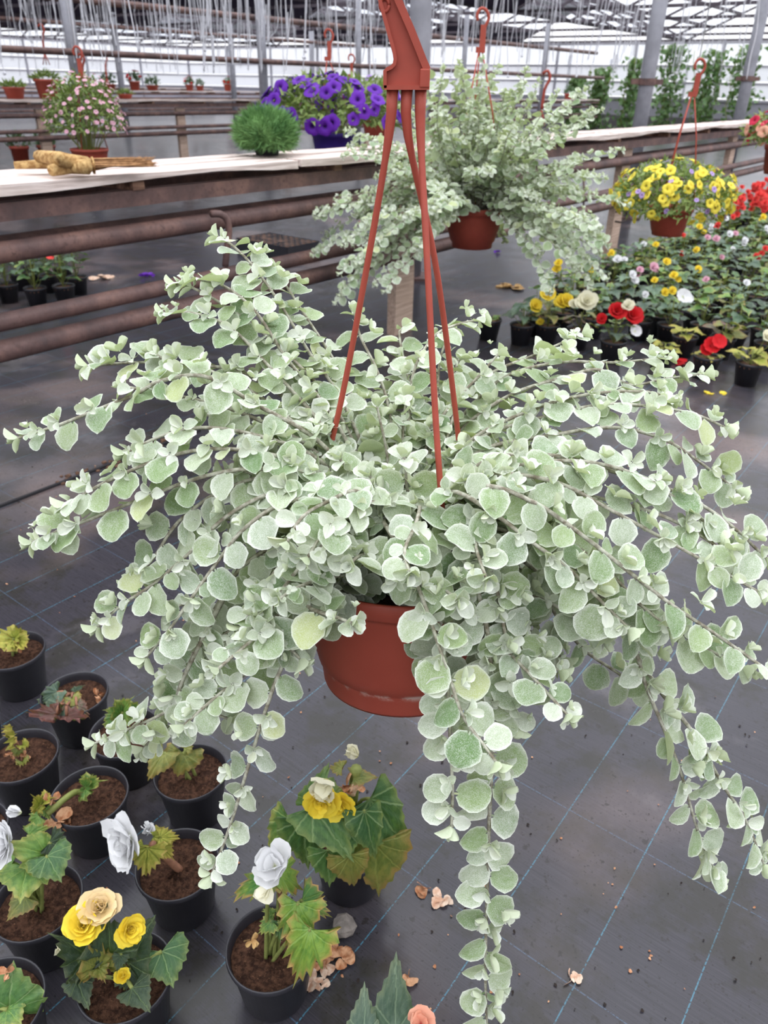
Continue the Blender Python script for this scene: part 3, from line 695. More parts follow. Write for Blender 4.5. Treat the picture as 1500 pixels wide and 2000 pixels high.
# strands traced on the photograph: (forward distance at first and last point, pixels from crown to tip)
TR = [
 (.86, .98, [(690, 830), (655, 760), (605, 690), (545, 590), (490, 515), (452, 478), (424, 462)]),
 (.90, 1.0, [(700, 800), (650, 700), (595, 615), (560, 560), (530, 520), (508, 492)]),
 (.84, .92, [(640, 800), (560, 700), (500, 610), (440, 560), (385, 545), (342, 556)]),
 (.82, .88, [(620, 820), (520, 710), (450, 640), (380, 612), (318, 612)]),
 (.86, .90, [(650, 790), (560, 690), (480, 625), (420, 585), (372, 560)]),
 (.84, .86, [(620, 830), (490, 735), (380, 712), (270, 708), (170, 715)]),
 (.80, .84, [(600, 850), (500, 770), (400, 720), (330, 705), (300, 690)]),
 (.78, .74, [(620, 860), (500, 790), (400, 735), (310, 745), (270, 768), (190, 800), (110, 832), (34, 856)]),
 (.78, .76, [(600, 870), (480, 810), (380, 780), (300, 765), (240, 755)]),
 (.76, .72, [(610, 890), (500, 850), (400, 835), (320, 850), (245, 885)]),
 (.74, .68, [(600, 910), (480, 880), (380, 880), (290, 905), (200, 945), (130, 985)]),
 (.73, .66, [(620, 930), (500, 915), (400, 930), (300, 965), (200, 1005), (120, 1035), (62, 1060)]),
 (.74, .68, [(620, 940), (520, 930), (430, 960), (370, 1000), (335, 1035), (300, 1090), (255, 1138)]),
 (.72, .64, [(640, 960), (540, 960), (440, 1010), (370, 1080), (300, 1140), (240, 1180), (190, 1225)]),
 (.70, .62, [(650, 980), (560, 980), (480, 1030), (430, 1090), (380, 1160), (330, 1230), (284, 1285)]),
 (.70, .66, [(650, 1010), (560, 1050), (470, 1110), (420, 1190), (385, 1260), (355, 1330), (330, 1385), (260, 1420), (185, 1452)]),
 (.69, .68, [(420, 1190), (390, 1260), (360, 1340), (345, 1405), (300, 1440), (280, 1462)]),
 (.68, .52, [(670, 1040), (612, 1095), (600, 1170), (560, 1280), (535, 1340), (505, 1430), (475, 1530), (447, 1620), (412, 1712)]),
 (.66, .62, [(620, 1130), (590, 1180), (545, 1200), (520, 1215)]),
 (.64, .58, [(610, 1150), (602, 1185), (640, 1200), (690, 1218)]),
 (.66, .62, [(440, 1160), (400, 1240), (350, 1350), (378, 1385), (410, 1392), (450, 1405)]),
 (.70, .62, [(640, 1030), (570, 1080), (520, 1140), (490, 1190), (475, 1230)]),
 (.66, .60, [(640, 1060), (560, 1140), (520, 1220), (560, 1260), (590, 1290)]),
 (.68, .50, [(750, 1020), (790, 1090), (822, 1160), (850, 1240), (880, 1330), (905, 1400), (945, 1455), (972, 1492)]),
 (.66, .50, [(800, 1080), (840, 1180), (866, 1270), (876, 1370), (880, 1460), (884, 1540), (882, 1618)]),
 (.68, .50, [(860, 1020), (915, 1110), (945, 1200), (958, 1290), (962, 1390), (960, 1500), (955, 1620), (951, 1760), (948, 1900), (952, 2040)]),
 (.66, .60, [(900, 1060), (960, 1120), (985, 1230), (1000, 1330), (1010, 1420)]),
 (.70, .60, [(960, 1030), (1080, 1080), (1170, 1150), (1230, 1240), (1262, 1340), (1295, 1420), (1330, 1510), (1362, 1620), (1400, 1715)]),
 (.70, .62, [(1160, 1140), (1230, 1260), (1290, 1350), (1360, 1440), (1410, 1530), (1455, 1600), (1492, 1690)]),
 (.72, .70, [(960, 1060), (1050, 1120), (1085, 1200), (1140, 1268), (1200, 1310), (1260, 1350)]),
 (.66, .62, [(920, 1080), (980, 1180), (1020, 1255), (1060, 1290), (1095, 1312)]),
 (.68, .58, [(940, 950), (1040, 980), (1130, 1040), (1220, 1110), (1310, 1180), (1400, 1240), (1500, 1310)]),
 (.72, .64, [(950, 930), (1080, 940), (1200, 1000), (1310, 1060), (1400, 1110), (1485, 1158)]),
 (.76, .70, [(950, 900), (1080, 890), (1210, 925), (1330, 965), (1420, 1020), (1498, 1092)]),
 (.82, .80, [(940, 880), (1080, 850), (1200, 835), (1300, 860), (1370, 905), (1440, 958)]),
 (.84, .84, [(930, 860), (1060, 815), (1180, 790), (1280, 795), (1360, 810), (1418, 836)]),
 (.90, .96, [(900, 840), (1000, 770), (1110, 735), (1170, 722), (1230, 752), (1300, 740), (1378, 730)]),
 (.92, 1.0, [(890, 830), (980, 740), (1090, 708), (1200, 708), (1305, 698)]),
 (.94, 1.04, [(880, 820), (950, 735), (1040, 695), (1138, 652)]),
 (.90, .96, [(860, 820), (930, 740), (975, 690)]),
 (.92, 1.02, [(800, 800), (810, 720), (850, 655), (900, 632), (940, 625)]),
 (.92, .98, [(760, 800), (735, 720), (705, 660), (692, 612)]),
 (.94, 1.05, [(810, 800), (790, 710), (780, 650), (790, 640)]),
 (.92, 1.05, [(850, 800), (860, 700), (880, 650)]),
 (.70, .60, [(1000, 1040), (1130, 1110), (1250, 1180), (1350, 1250), (1455, 1305)]),
 (.70, .62, [(960, 1000), (1080, 1040), (1180, 1110), (1250, 1180), (1310, 1230)]),
 (.74, .68, [(940, 960), (1090, 960), (1200, 980), (1300, 1010), (1390, 1060), (1430, 1100)]),
 (.74, .70, [(980, 920), (1120, 900), (1250, 930), (1340, 990), (1400, 1040)]),
 (.68, .60, [(880, 960), (960, 1000), (1040, 1060), (1110, 1110), (1170, 1170), (1230, 1230)]),
 (.84, .86, [(920, 860), (1040, 800), (1150, 770), (1260, 765), (1310, 780)]),
 (.70, .60, [(760, 980), (700, 990), (640, 1030), (600, 1090)]),
 (.68, .58, [(820, 990), (810, 1030), (790, 1075), (800, 1120)]),
 (.68, .60, [(700, 960), (640, 980), (590, 1010), (560, 1060)]),
 (.72, .60, [(900, 980), (930, 1020), (930, 1070), (950, 1130)]),
]
strands = []
for ya, yb, px in TR:
    Lp = np.concatenate([[0], np.cumsum([math.dist(px[i], px[i + 1]) for i in range(len(px) - 1)])]); f = Lp / Lp[-1]
    pts = [aty(x, y, ya + (yb - ya) * k ** .8) for (x, y), k in zip(px, f)]
    b0 = CROWN + (np.array(pts[0]) - CROWN) * .18; b0[2] = min(RIMZ - .01, b0[2])
    if px[0] not in ((420, 1190), (620, 1130), (610, 1150), (440, 1160), (1160, 1140)): pts = [b0, (b0 + pts[0]) / 2 + Z * .025] + pts
    strands.append(spline(pts, .010))
# short inner shoots that fill the dome
g = np.random.default_rng(3); inner = []
for k in range(150):
    az = k * 2.39996; el = math.radians(g.uniform(8, 82)); L = g.uniform(.12, .24) * (1.1 - .2 * math.sin(el)); p = CROWN + np.array([math.cos(az), math.sin(az), 0]) * g.uniform(.0, .085) + Z * -.01
    d = np.array([math.cos(az) * math.cos(el), math.sin(az) * math.cos(el), math.sin(el)]); pts = [p]
    for i in range(9):
        d = unit(d + np.array([0, 0, -.10]) + g.normal(0, .07, 3)); p = p + d * L / 9; pts.append(p)
    tx, ty, _ = pix(pts[-1])
    if ty > 1105 and 585 < tx < 850: continue
    inner.append(spline(pts, .010))
for k in range(22):
    az = math.radians(20 + 140 * (k + .5) / 22); el = math.radians(g.uniform(18, 50)); L = g.uniform(.2, .3); p = CROWN + np.array([math.cos(az), math.sin(az), 0]) * .06; d = np.array([math.cos(az) * math.cos(el), math.sin(az) * math.cos(el), math.sin(el)]); pts = [p]
    for i in range(9):
        d = unit(d + np.array([0, 0, -.06]) + g.normal(0, .07, 3)); p = p + d * L / 9; pts.append(p)
    inner.append(spline(pts, .010))
NL = grow(hb, origin, strands, CROWN, .0355, 300, 21, inner=inner)
print('main leaves', NL)
for (x, y, Y) in ((665, 1095, .72), (722, 1085, .73), (640, 1180, .70), (1005, 1020, .75)):
    p = aty(x, y, Y); link('yellowed_leaf', YEL, hb, Matrix(frame(p - origin + np.array([0, 0, .012]), np.array([g.uniform(-.5, .5), -.3, -.8]), np.array([0, -.8, .5]), .032).tolist()))
# ================================================================== things on and under the near bench
def small_hanger(root, origin, rc, rr, top, seed=0, mat='terracotta_plastic', lean=.02):
    """three wires, hook body and hook; rc = rim centre, top = lower end of the hook"""
    g = np.random.default_rng(seed); a0 = g.uniform(0, 6.28); o = np.asarray(origin); top = np.asarray(top)
    for k in range(3):
        a = a0 + k * 2.094; p1 = np.asarray(rc) + np.array([rr * math.cos(a), rr * math.sin(a), -.01]); p0 = top + np.array([.009 * math.cos(a), .009 * math.sin(a), 0])
        link('hanger_wire', MB().tube([p0 - o, p0 * .65 + p1 * .35 - o + np.array([math.cos(a), math.sin(a), 0]) * .01, p1 - o], .0032, 6).mesh('hanger_wire', mat), root)
    b = MB().box(top - o + Z * .008, .018, .008, .01); b.box(top - o + Z * .05 + np.array([lean * .5, 0, 0]), .011, .006, .042); link('hook_body', b.mesh('hook_body', mat, False), root)
    hk = [top - o + np.array(q) for q in ((lean, 0, .085), (lean + .012, 0, .115), (lean, 0, .14), (lean - .022, 0, .145), (lean - .034, 0, .125), (lean - .03, 0, .105))]
    link('hook', MB().tube(spline(hk, .008)[0], .006, 8).mesh('hook', mat), root)
def string_to(p, label, top=2.74, r=.0025):
    o = link('hanging_string', MB().tube([p, np.array([p[0], p[1], top])], r, 5).mesh('hanging_string', 'string')); return tag(o, label, 'string', 'strings that hold hanging pots')

LEAFB = {}
def bleaf(kind):                                     # shared begonia leaf shapes
    if kind not in LEAFB:
        LEAFB[kind] = {'wing': lambda: begonia_leaf(.5, .4, 1.5, 18, .045, -.18, .22, .03, .16, 1), 'wing2': lambda: begonia_leaf(.36, .46, 1.5, 18, .045, -.25, .3, .03, .16, 2),
            'round': lambda: begonia_leaf(.68, .6, 1.15, 18, .05, -.3, .15, .06, .3, 3), 'crinkle': lambda: begonia_leaf(.55, .5, 1.3, 18, .1, -.2, .3, .1, .2, 4),
            'jag': lambda: begonia_leaf(.5, .38, 1.5, 16, .13, -.2, .25, .06, .18, 5), 'curl': lambda: begonia_leaf(.6, .55, 1.2, 16, .1, .5, .55, .16, .2, 6),
            'far': lambda: begonia_leaf(.58, .5, 1.25, 7, .05, -.3, .2, .06, .22, 7, (.5, 1.)), 'far2': lambda: begonia_leaf(.42, .5, 1.4, 7, .05, -.2, .35, .08, .18, 8, (.5, 1.)), 'herb': lambda: begonia_leaf(.2, .2, 1.2, 5, 0, -.2, .3, 0, .02, 9, (1.,))}[kind]()
    return LEAFB[kind]
BM = {}
def bleaf_mesh(kind, mat):
    if (kind, mat) not in BM: BM[(kind, mat)] = shape_mesh('leaf', bleaf(kind), mat)
    return BM[(kind, mat)]
PT = [petal(.5, .35, .05, 1), petal(.42, .7, .08, 2), petal(.6, .2, .1, 3)]
PM = {}
def petal_mesh(k, mat):
    if (k, mat) not in PM: PM[(k, mat)] = shape_mesh('petal', PT[k], mat)
    return PM[(k, mat)]
FARF = {}
def double_flower_mesh(mat, seed=0, rings=((7, 1., .15), (6, .74, .55), (5, .5, .95), (4, .3, 1.3))):
    if (mat, seed) not in FARF:
        g = np.random.default_rng(seed); mb = MB()
        for n, s, el in rings:
            for j in range(n):
                a = 6.283 * j / n + s * 3 + g.uniform(-.2, .2); e = el + g.uniform(-.15, .15); d = np.array([math.cos(a) * math.cos(e), math.sin(a) * math.cos(e), math.sin(e)])
                M = frame(np.zeros(3), d, Z - d * .3, s * g.uniform(.9, 1.1)); sh = PT[0]; mb.add(apply(M, sh[0]), sh[1], sh[2])
        FARF[(mat, seed)] = mb.mesh('flower', mat)
    return FARF[(mat, seed)]
def flower(parent, p, nrm, r, mat, seed=0, rings=((6, 1., .15), (6, .78, .5), (5, .56, .9), (4, .36, 1.25)), inner=None, name='flower'):
    """a double flower whose petals are pieces of their own; p in the parent's frame"""
    g = np.random.default_rng(seed); fo = bpy.data.objects.new(name, None); COL.objects.link(fo); fo.parent = parent; fo.empty_display_size = .01
    fo.matrix_basis = Matrix(frame(p, np.cross(unit(nrm), [.3, .8, .1]), nrm, 1.).tolist())
    for q, (n, s, el) in enumerate(rings):
        for j in range(n):
            a = 6.283 * j / n + s * 3 + g.uniform(-.2, .2); e = el + g.uniform(-.15, .15); d = np.array([math.cos(a) * math.cos(e), math.sin(a) * math.cos(e), math.sin(e)])
            link('petal', petal_mesh(int(g.integers(0, 3)), inner if (inner and q >= len(rings) - 2) else mat), fo, Matrix(frame(np.zeros(3), d, Z - d * .3, r * s * g.uniform(.88, 1.12)).tolist()))
    return fo

# ---- dried broom on the planks
BZ = .967
bp = [atz(x, y, BZ + .03) for x, y in ((28, 323), (300, 318))]; bd = unit(bp[1] - bp[0]); bn = np.cross(Z, bd); bl = np.linalg.norm(bp[1] - bp[0]); bo = atz(165, 330, BZ)
broom = thing('straw_broom', bo, 'bundle of dry straw whisk brooms lying on the near planks', 'broom'); g = np.random.default_rng(8)
def bpt(px, py, h): return atz(px, py, BZ + h) - bo
for (a, b, r0, r1, h) in (((28, 323), (170, 322), .012, .02, .022), ((75, 305), (170, 322), .019, .026, .05), ((100, 333), (170, 326), .018, .024, .02)):
    link('handle', MB().tube([bpt(*a, h), (bpt(*a, h) + bpt(*b, h)) / 2 + Z * .004, bpt(*b, .03)], [r0, (r0 + r1) / 2, r1], 8).mesh('handle', 'straw'), broom)
mb = MB(); c0 = bpt(165, 323, .028); c1 = bpt(302, 324, .022)
for i in range(170):
    a = g.uniform(0, 6.28); r = math.sqrt(g.random()); q0 = c0 + (bn * math.cos(a) + Z * math.sin(a) * .8) * .028 * r; q1 = c0 + (c1 - c0) * g.uniform(.7, 1.04) + (bn * math.cos(a) * .055 + Z * abs(math.sin(a)) * .03) * r
    mb.tube([q0, (q0 + q1) / 2, q1], [.0022, .0018, .0009], 3, False)
link('bristles', mb.mesh('bristles', 'straw_dark'), broom, kind='stuff')
tc = c0 + (c1 - c0) * .12; ringp = [tc + bn * .03 * math.cos(t) + Z * (.024 * math.sin(t)) for t in np.linspace(0, 6.28, 17)]
link('binding', MB().tube(ringp, .004, 5).mesh('binding', 'straw'), broom)

# ---- black cell tray standing on the floor behind the pipes
tp = [atz(490, 484), atz(562, 508), atz(640, 492)]; ex = unit(tp[2] - tp[1]); ey = np.array([-ex[1], ex[0], 0]); TWd, TDp, TH = .38, .6, .1
tray = thing('seedling_tray', (tp[1] + ex * TWd / 2 + ey * TDp / 2) * np.array([1, 1, 0]), 'black plastic cell tray with dry soil on the floor behind the pipes', 'tray'); Mt = Matrix(frame(np.zeros(3), ex, Z, 1.).tolist())
nx, ny = 6, 9; cw, cl = TWd / nx, TDp / ny; mb = MB()
for i in range(nx):
    for j in range(ny):
        x0, y0 = -TWd / 2 + i * cw, -TDp / 2 + j * cl; k = .012; q = [(x0, y0), (x0 + cw, y0), (x0 + cw, y0 + cl), (x0, y0 + cl)]; cc = (x0 + cw / 2, y0 + cl / 2)
        ins = [(cc[0] + (x - cc[0]) * .82, cc[1] + (y - cc[1]) * .82) for x, y in q]; bot = [(cc[0] + (x - cc[0]) * .6, cc[1] + (y - cc[1]) * .6) for x, y in q]
        mb.add([(x, y, TH) for x, y in q] + [(x, y, TH) for x, y in ins] + [(x, y, .02) for x, y in bot], [(a, (a + 1) % 4, 4 + (a + 1) % 4, 4 + a) for a in range(4)] + [(4 + a, 4 + (a + 1) % 4, 8 + (a + 1) % 4, 8 + a) for a in range(4)] + [(8, 9, 10, 11)])
link('cells', mb.mesh('cells', 'black_plastic', False), tray, Mt)
mb = MB()
for s1, s2, w, l in ((0, -1, TWd / 2, .004), (0, 1, TWd / 2, .004)): mb.box((0, s2 * TDp / 2, TH / 2), w, l, TH / 2)
for s2 in (-1, 1): mb.box((s2 * TWd / 2, 0, TH / 2), .004, TDp / 2, TH / 2)
link('rim', mb.mesh('rim', 'black_plastic', False), tray, Mt)
ps = MB().box((0, 0, 0), cw * .38, cl * .38, .004).mesh('soil_plug', 'dry_soil', False)
for i in range(nx):
    for j in range(ny): link('soil_plug', ps, tray, Mt @ T((-TWd / 2 + (i + .5) * cw, -TDp / 2 + (j + .5) * cl, TH - random.uniform(.004, .012))))

# ================================================================== hanging baskets and bushes farther back
# ---- second silver plant
rc2 = atz(927, 402, .80); o2 = rc2 - Z * .17
sb = thing('hanging_basket', o2, 'second silver trailing plant in terracotta pot, bushy, hanging before the plank bench', 'hanging plant')
link('pot', MB().lathe([(.002, .004), (.088, 0), (.09, .022), (.097, .026), (.113, .08), (.122, .13), (.123, .14), (.128, .142), (.13, .168), (.127, .17), (.12, .15)], 32).mesh('pot', 'terracotta_plastic'), sb)
link('soil', MB().lathe([(.001, .15), (.12, .148), (.119, .14), (.001, .14)], 24).mesh('soil', 'soil'), sb)
tp2 = aty(938, 102, rc2[1]); small_hanger(sb, o2, rc2, .125, tp2, 4, lean=.012); string_to(tp2 + np.array([0, 0, .14]), 'white string holding the hook of the second silver plant')
g = np.random.default_rng(17); st2 = []
for k in range(190):
    az = k * 2.39996 + g.uniform(-.3, .3); el = math.radians(g.choice([g.uniform(50, 88), g.uniform(5, 50), g.uniform(-5, 25)], p=[.36, .4, .24])); L = g.uniform(.34, .62) if el > .4 else g.uniform(.45, .72)
    if el > 1.2: L *= .95
    if math.cos(az) > .8 and el < .9: L *= .84
    p = rc2 + np.array([math.cos(az), math.sin(az), 0]) * g.uniform(.02, .1) - Z * .01; d = np.array([math.cos(az) * math.cos(el), math.sin(az) * math.cos(el), math.sin(el)]); pts = [p]
    for i in range(10):
        d = unit(d + np.array([0, 0, -.07 if el < 1.0 else -.035]) + g.normal(0, .06, 3)); p = p + d * L / 10; pts.append(p)
    front = [q for q in pts[3:] if q[1] < rc2[1] and 872 < pix(q)[0] < 982 and 428 < pix(q)[1] < 500]
    if front: continue
    st2.append(spline(pts, .03))
grow(sb, o2, st2, rc2, .039, 300, 33, stem_r=.0026, dens=1.)

HERB = bleaf('herb')
def mound(name, label, rc, pot, radii, leaf, nleaf, flowers, hang=None, seed=0, group=None, droop=.35, fine=None, up=.25, cat='flowering plant', hmat='terracotta_plastic'):
    """a potted mound of foliage with flowers; rc = rim centre, radii = half sizes of the mound"""
    g = np.random.default_rng(seed); pr, ph, pm, deep = pot; o = rc - Z * ph; t = thing(name, o, label, cat, group)
    prof = [(.002, .003), (pr * .68, 0), (pr * .7, ph * .12), (pr * .74, ph * .15), (pr * .9, ph * .6), (pr * .95, ph * .84), (pr * .99, ph * .86), (pr, ph), (pr * .96, ph), (pr * .93, ph * .85)] if not deep else [(.002, .003), (pr * .78, 0), (pr * .8, ph * .1), (pr * .84, ph * .12), (pr * .95, ph * .8), (pr, ph * .82), (pr * 1.02, ph), (pr * .97, ph), (pr * .93, ph * .85)]
    link('pot', MB().lathe(prof, 28).mesh('pot', pm), t); link('soil', MB().lathe([(.001, ph * .88), (pr * .92, ph * .87), (pr * .9, ph * .8), (.001, ph * .8)], 20).mesh('soil', 'soil'), t)
    rx, ry, rz = radii; c = np.array([0, 0, ph + rz * up])
    def shell(k=1.):
        while True:
            v = unit(g.normal(0, 1, 3))
            if v[2] > -droop: return c + v * np.array([rx, ry, rz]) * k, v
    st = MB()
    for i in range(46):
        p, v = shell(.88); b = np.array([v[0] * pr * .4, v[1] * pr * .4, ph * .9]); st.tube([b, (b + p) / 2 + Z * .15 * rz, p], [.0025, .002, .0012], 4, False)
    link('stems', st.mesh('stems', 'stem_green'), t, kind='stuff')
    mb = MB(); sh, ls, lm = leaf
    for i in range(nleaf):
        p, v = shell(g.uniform(.45, 1.0) ** .6); d = unit(v * .8 + g.normal(0, .6, 3)); mb.add(apply(frame(p, d, v + Z * .6 + g.normal(0, .4, 3), ls * g.uniform(.6, 1.2)), sh[0]), sh[1], sh[2])
    link('foliage', mb.mesh('foliage', lm), t, kind='stuff')
    for nm, shp, mat, size, n, face in flowers:
        me = [shape_mesh(nm, sx, mat) for sx in shp] if not isinstance(shp, str) else [double_flower_mesh(mat, s) for s in range(2)]
        for i in range(n):
            p, v = shell(g.uniform(.95, 1.06)); nn = unit(v + Z * face + g.normal(0, .25, 3)); a = unit(np.cross(nn, g.normal(0, 1, 3)))
            link(nm, me[i % len(me)], t, Matrix(frame(p, a, nn, size * g.uniform(.8, 1.15)).tolist()))
    if hang is not None:
        small_hanger(t, o, rc, pr * .98, hang, seed, hmat)
    return t
TRUMP = [trumpet(5, i, .45) for i in range(3)]
# yellow calibrachoa
rc = atz(1312, 404, .76); hp_ = aty(1352, 188, rc[1])
mound('hanging_basket', 'yellow flowering trailing plant in terracotta pot hanging above the begonia pots', rc, (.105, .13, 'terracotta_plastic', False), (.29, .27, .155), (HERB, .035, 'leaf_herb'), 1500,
      [('flower', TRUMP, 'petal_calib', .024, 140, .1), ('flower', TRUMP, 'petal_lilac', .014, 26, .3)], hp_, 41, droop=.62, up=.35, cat='hanging plant')
string_to(hp_ + Z * .14, 'white string holding the hook of the yellow flowering basket')
# red and salmon petunia at the edge of the frame
rc = atz(1542, 283, .97)
mound('hanging_basket', 'deep terracotta pot of crimson and salmon petunias hanging beside the yellow basket', rc, (.14, .17, 'terracotta_plastic', True), (.28, .26, .15), (HERB, .05, 'leaf_herb'), 900,
      [('flower', TRUMP, 'petal_crimson', .032, 30, .2), ('flower', TRUMP, 'petal_salmon', .032, 34, .2)], rc + Z * .4, 43, droop=.35, up=.4, cat='hanging plant')
string_to(rc + Z * .54, 'white string holding the hook of the crimson petunia basket')
# pink fine-leaved plant behind the bench
rc = aty(174, 290, 4.75); hp_ = aty(156, 152, 4.75)
mound('hanging_basket', 'pot of small pink flowers on fine green stems hanging behind the straw broom', rc, (.105, .1, 'terracotta_plastic', False), (.215, .2, .26), (HERB, .03, 'leaf_herb'), 2000,
      [('flower', TRUMP, 'petal_pink', .012, 190, .4)], hp_, 47, droop=.12, up=.45, cat='hanging plant')
string_to(hp_ + Z * .14, 'white string holding the hook of the pink flowering basket')
# violet petunias
rc = aty(650, 258, 4.9); hp_ = aty(640, 118, 4.9)
mound('hanging_basket', 'bushy violet petunias in a purple pot hanging behind the plank bench', rc, (.125, .16, 'purple_plastic', False), (.42, .34, .2), (HERB, .055, 'leaf_herb'), 1300,
      [('flower', TRUMP, 'petal_violet', .044, 80, .15)], hp_, 53, droop=.3, up=.45, cat='hanging plant')
string_to(hp_ + Z * .14, 'white string holding the hook of the violet petunia basket')
# a paler one farther behind
rc = aty(735, 232, 6.6); hp_ = aty(682, 150, 6.6)
mound('hanging_basket', 'pale lilac flowering basket half hidden behind the violet petunias', rc, (.11, .14, 'terracotta_plastic', False), (.3, .3, .2), (HERB, .045, 'leaf_herb'), 800,
      [('flower', TRUMP, 'petal_lilac', .022, 60, .3)], np.array([rc[0] - .2, rc[1], hp_[2]]), 59, droop=.3, up=.4, cat='hanging plant')
string_to(np.array([rc[0] - .2, rc[1], hp_[2] + .14]), 'white string holding the hook of the pale lilac basket')
# feathery green bush on the bench
bz = .966; bc = atz(522, 303, bz)
bush = thing('feathery_bush', bc, 'rounded feathery bright green bush in pot on the plank bench', 'bush'); g = np.random.default_rng(61)
link('pot', MB().lathe([(.002, .002), (.05, 0), (.06, .045), (.064, .05), (.062, .056), (.056, .045)], 24).mesh('pot', 'black_plastic'), bush)
link('soil', MB().lathe([(.001, .046), (.056, .044), (.05, .035), (.001, .035)], 18).mesh('soil', 'soil'), bush)
mb = MB(); N = 9000; cc = np.array([0, 0, .09])
for i in range(N):
    v = unit(g.normal(0, 1, 3)); 
    if v[2] < -.75: continue
    p = cc + v * np.array([.145, .135, .1]) * g.uniform(.5, .96); p[2] = max(.03, p[2]); d = unit(v + Z * .35 + g.normal(0, .35, 3)) * g.uniform(.022, .045); s = unit(np.cross(d, g.normal(0, 1, 3))) * .0022
    tp_ = p + d; tp_[2] = max(tp_[2], .006); mb.add([p - s, p + s, tp_], [(0, 1, 2)])
link('needles', mb.mesh('needles', 'needle', False), bush, kind='stuff')
lm = MB(); lumpy(lm, (0, 0, .092), .108, 14, 9, .06, (1.05, .95, .74), 2); link('inner_growth', lm.mesh('inner_growth', 'needle'), bush)
# ================================================================== begonias in black pots near the camera
PR, PHT = .068, .115
POT_PROF = [(.002, .004), (.046, .004), (.049, 0), (.051, .004), (.0635, .100), (.0645, .101), (.068, .103), (.069, .108), (.0685, .114), (.0672, .115), (.0655, .113), (.0632, .104), (.0615, .09)]
POT_ME = MB().lathe(POT_PROF, 44).mesh('pot', 'black_plastic')
def soil_mesh(seed):
    g = np.random.default_rng(seed); n = 26; vs = [(0, 0, .098 + .006 * g.uniform(-1, 1))]; rs = (.014, .027, .04, .052, .0618)
    for r in rs:
        for j in range(n):
            a = 6.283 * j / n; vs.append((r * math.cos(a), r * math.sin(a), .095 + (.005 * g.uniform(-1, 1) if r < .06 else 0)))
    fs = [(0, 1 + j, 1 + (j + 1) % n) for j in range(n)]
    for i in range(len(rs) - 1): fs += [(1 + i * n + j, 1 + (i + 1) * n + j, 1 + (i + 1) * n + (j + 1) % n, 1 + i * n + (j + 1) % n) for j in range(n)]
    return MB().add(vs, fs).mesh('soil', 'soil')
SOILS = [soil_mesh(i) for i in range(4)]
class Beg:
    """a begonia in a black pot: rim centre given as a pixel, leaves and flowers by pixel at a distance near the pot's"""
    def __init__(s, px, py, label, seed=0, tilt=0):
        c = atz(px, py, PHT); s.o = np.array([c[0], c[1], 0.]); s.Y = c[1]; s.g = np.random.default_rng(seed); s.k = seed
        s.t = thing('potted_begonia', s.o, label, 'potted plant', 'begonias in black pots on the fabric floor')
        link('pot', POT_ME, s.t); link('soil', SOILS[seed % 4], s.t, Matrix.Rotation(seed, 4, 'Z')); s.base = np.array([0, 0, .093])
    def P(s, x, y, dy=0.):
        p = aty(x, y, s.Y + dy) - s.o
        p[2] = max(p[2], .02); return p
    def clear(s, px, dy):                               # slide a point along its ray until it is clear of the pot
        p = s.P(*px, dy); k = 0
        while p[2] < .12 and math.hypot(p[0], p[1]) < .078 and k < 40: k += 1; p = s.P(*px, dy - .004 * k)
        return p
    def leaf(s, b, t, kind, mat, dy=(0., -.02), face=.6, w=1., stalk=True, roll=0, root=None, sc='stem_green', sr=.003):
        pb, pt = s.clear(b, dy[0]), s.clear(t, dy[1]); d = pt - pb; L = np.linalg.norm(d)
        view = unit(CAM - (s.o + pb)); n = unit(view * face + Z * (1 - face) + RT * roll)
        link('leaf', bleaf_mesh(kind, mat), s.t, Matrix(frame(pb, d, n, L, L * w).tolist()))
        if stalk:
            r0 = s.base + np.array([s.g.uniform(-.01, .01), s.g.uniform(-.01, .01), 0]) if root is None else s.P(*root)
            m = (r0 + pb) / 2 + Z * .015; rad = math.hypot(pb[0], pb[1])
            if rad > .055 and pb[2] < .14: m = np.array([pb[0] / rad * .06, pb[1] / rad * .06, .136])      # over the rim, not through it
            link('leaf_stalk', MB().tube(spline([r0, m, pb], .01)[0], sr, 6).mesh('leaf_stalk', sc), s.t)
    def stem(s, pts, r=.005, m='stem_green', dys=None):
        P = [s.P(*p, 0 if dys is None else dys[i]) for i, p in enumerate(pts)]; link('stem', MB().tube(spline(P, .008)[0], r, 8).mesh('stem', m), s.t)
    def flower(s, p, r, mat, nrm=None, dy=-.02, inner=None, rings=((6, 1., .15), (6, .78, .5), (5, .56, .9), (4, .36, 1.25)), name='flower'):
        q = s.P(*p, dy); view = unit(CAM - (s.o + q)); n = unit(view * .6 + Z * .5) if nrm is None else nrm; s.k += 1
        flower(s.t, q, n, r, mat, s.k, rings, inner, name)
    def crumple(s, p, r, mat, dy=0., name='dried_petals', seed=1):
        mb = MB(); g = np.random.default_rng(seed)
        for j in range(7):
            d = unit(g.normal(0, 1, 3) + Z * .2); sh = PT[1]; mb.add(apply(frame(g.normal(0, r * .18, 3), d, g.normal(0, 1, 3), r * g.uniform(.6, 1.1)), sh[0]), sh[1], sh[2])
        link(name, mb.mesh(name, mat), s.t, T(s.P(*p, dy)))
OPEN = ((5, 1., .5), (5, .8, .9)); BUD = ((4, 1., 1.15), (4, .9, 1.35), (3, .8, 1.45)); FULL = ((7, 1., .1), (7, .82, .4), (6, .66, .75), (6, .5, 1.0), (5, .34, 1.3))
# 1
b = Beg(25, 1268, 'black pot with a curled yellow begonia leaf, beside a wilted reddish one', 1)
b.leaf((30, 1248), (-12, 1262), 'curl', 'leaf_yellow', (0, -.01), .5, 1.1); b.leaf((32, 1250), (52, 1278), 'curl', 'leaf_yellow', (0, -.01), .6); b.leaf((28, 1246), (54, 1226), 'curl', 'leaf_yellow', (0, .01), .6, .8); b.crumple((40, 1262), .012, 'dry_petal', -.01)
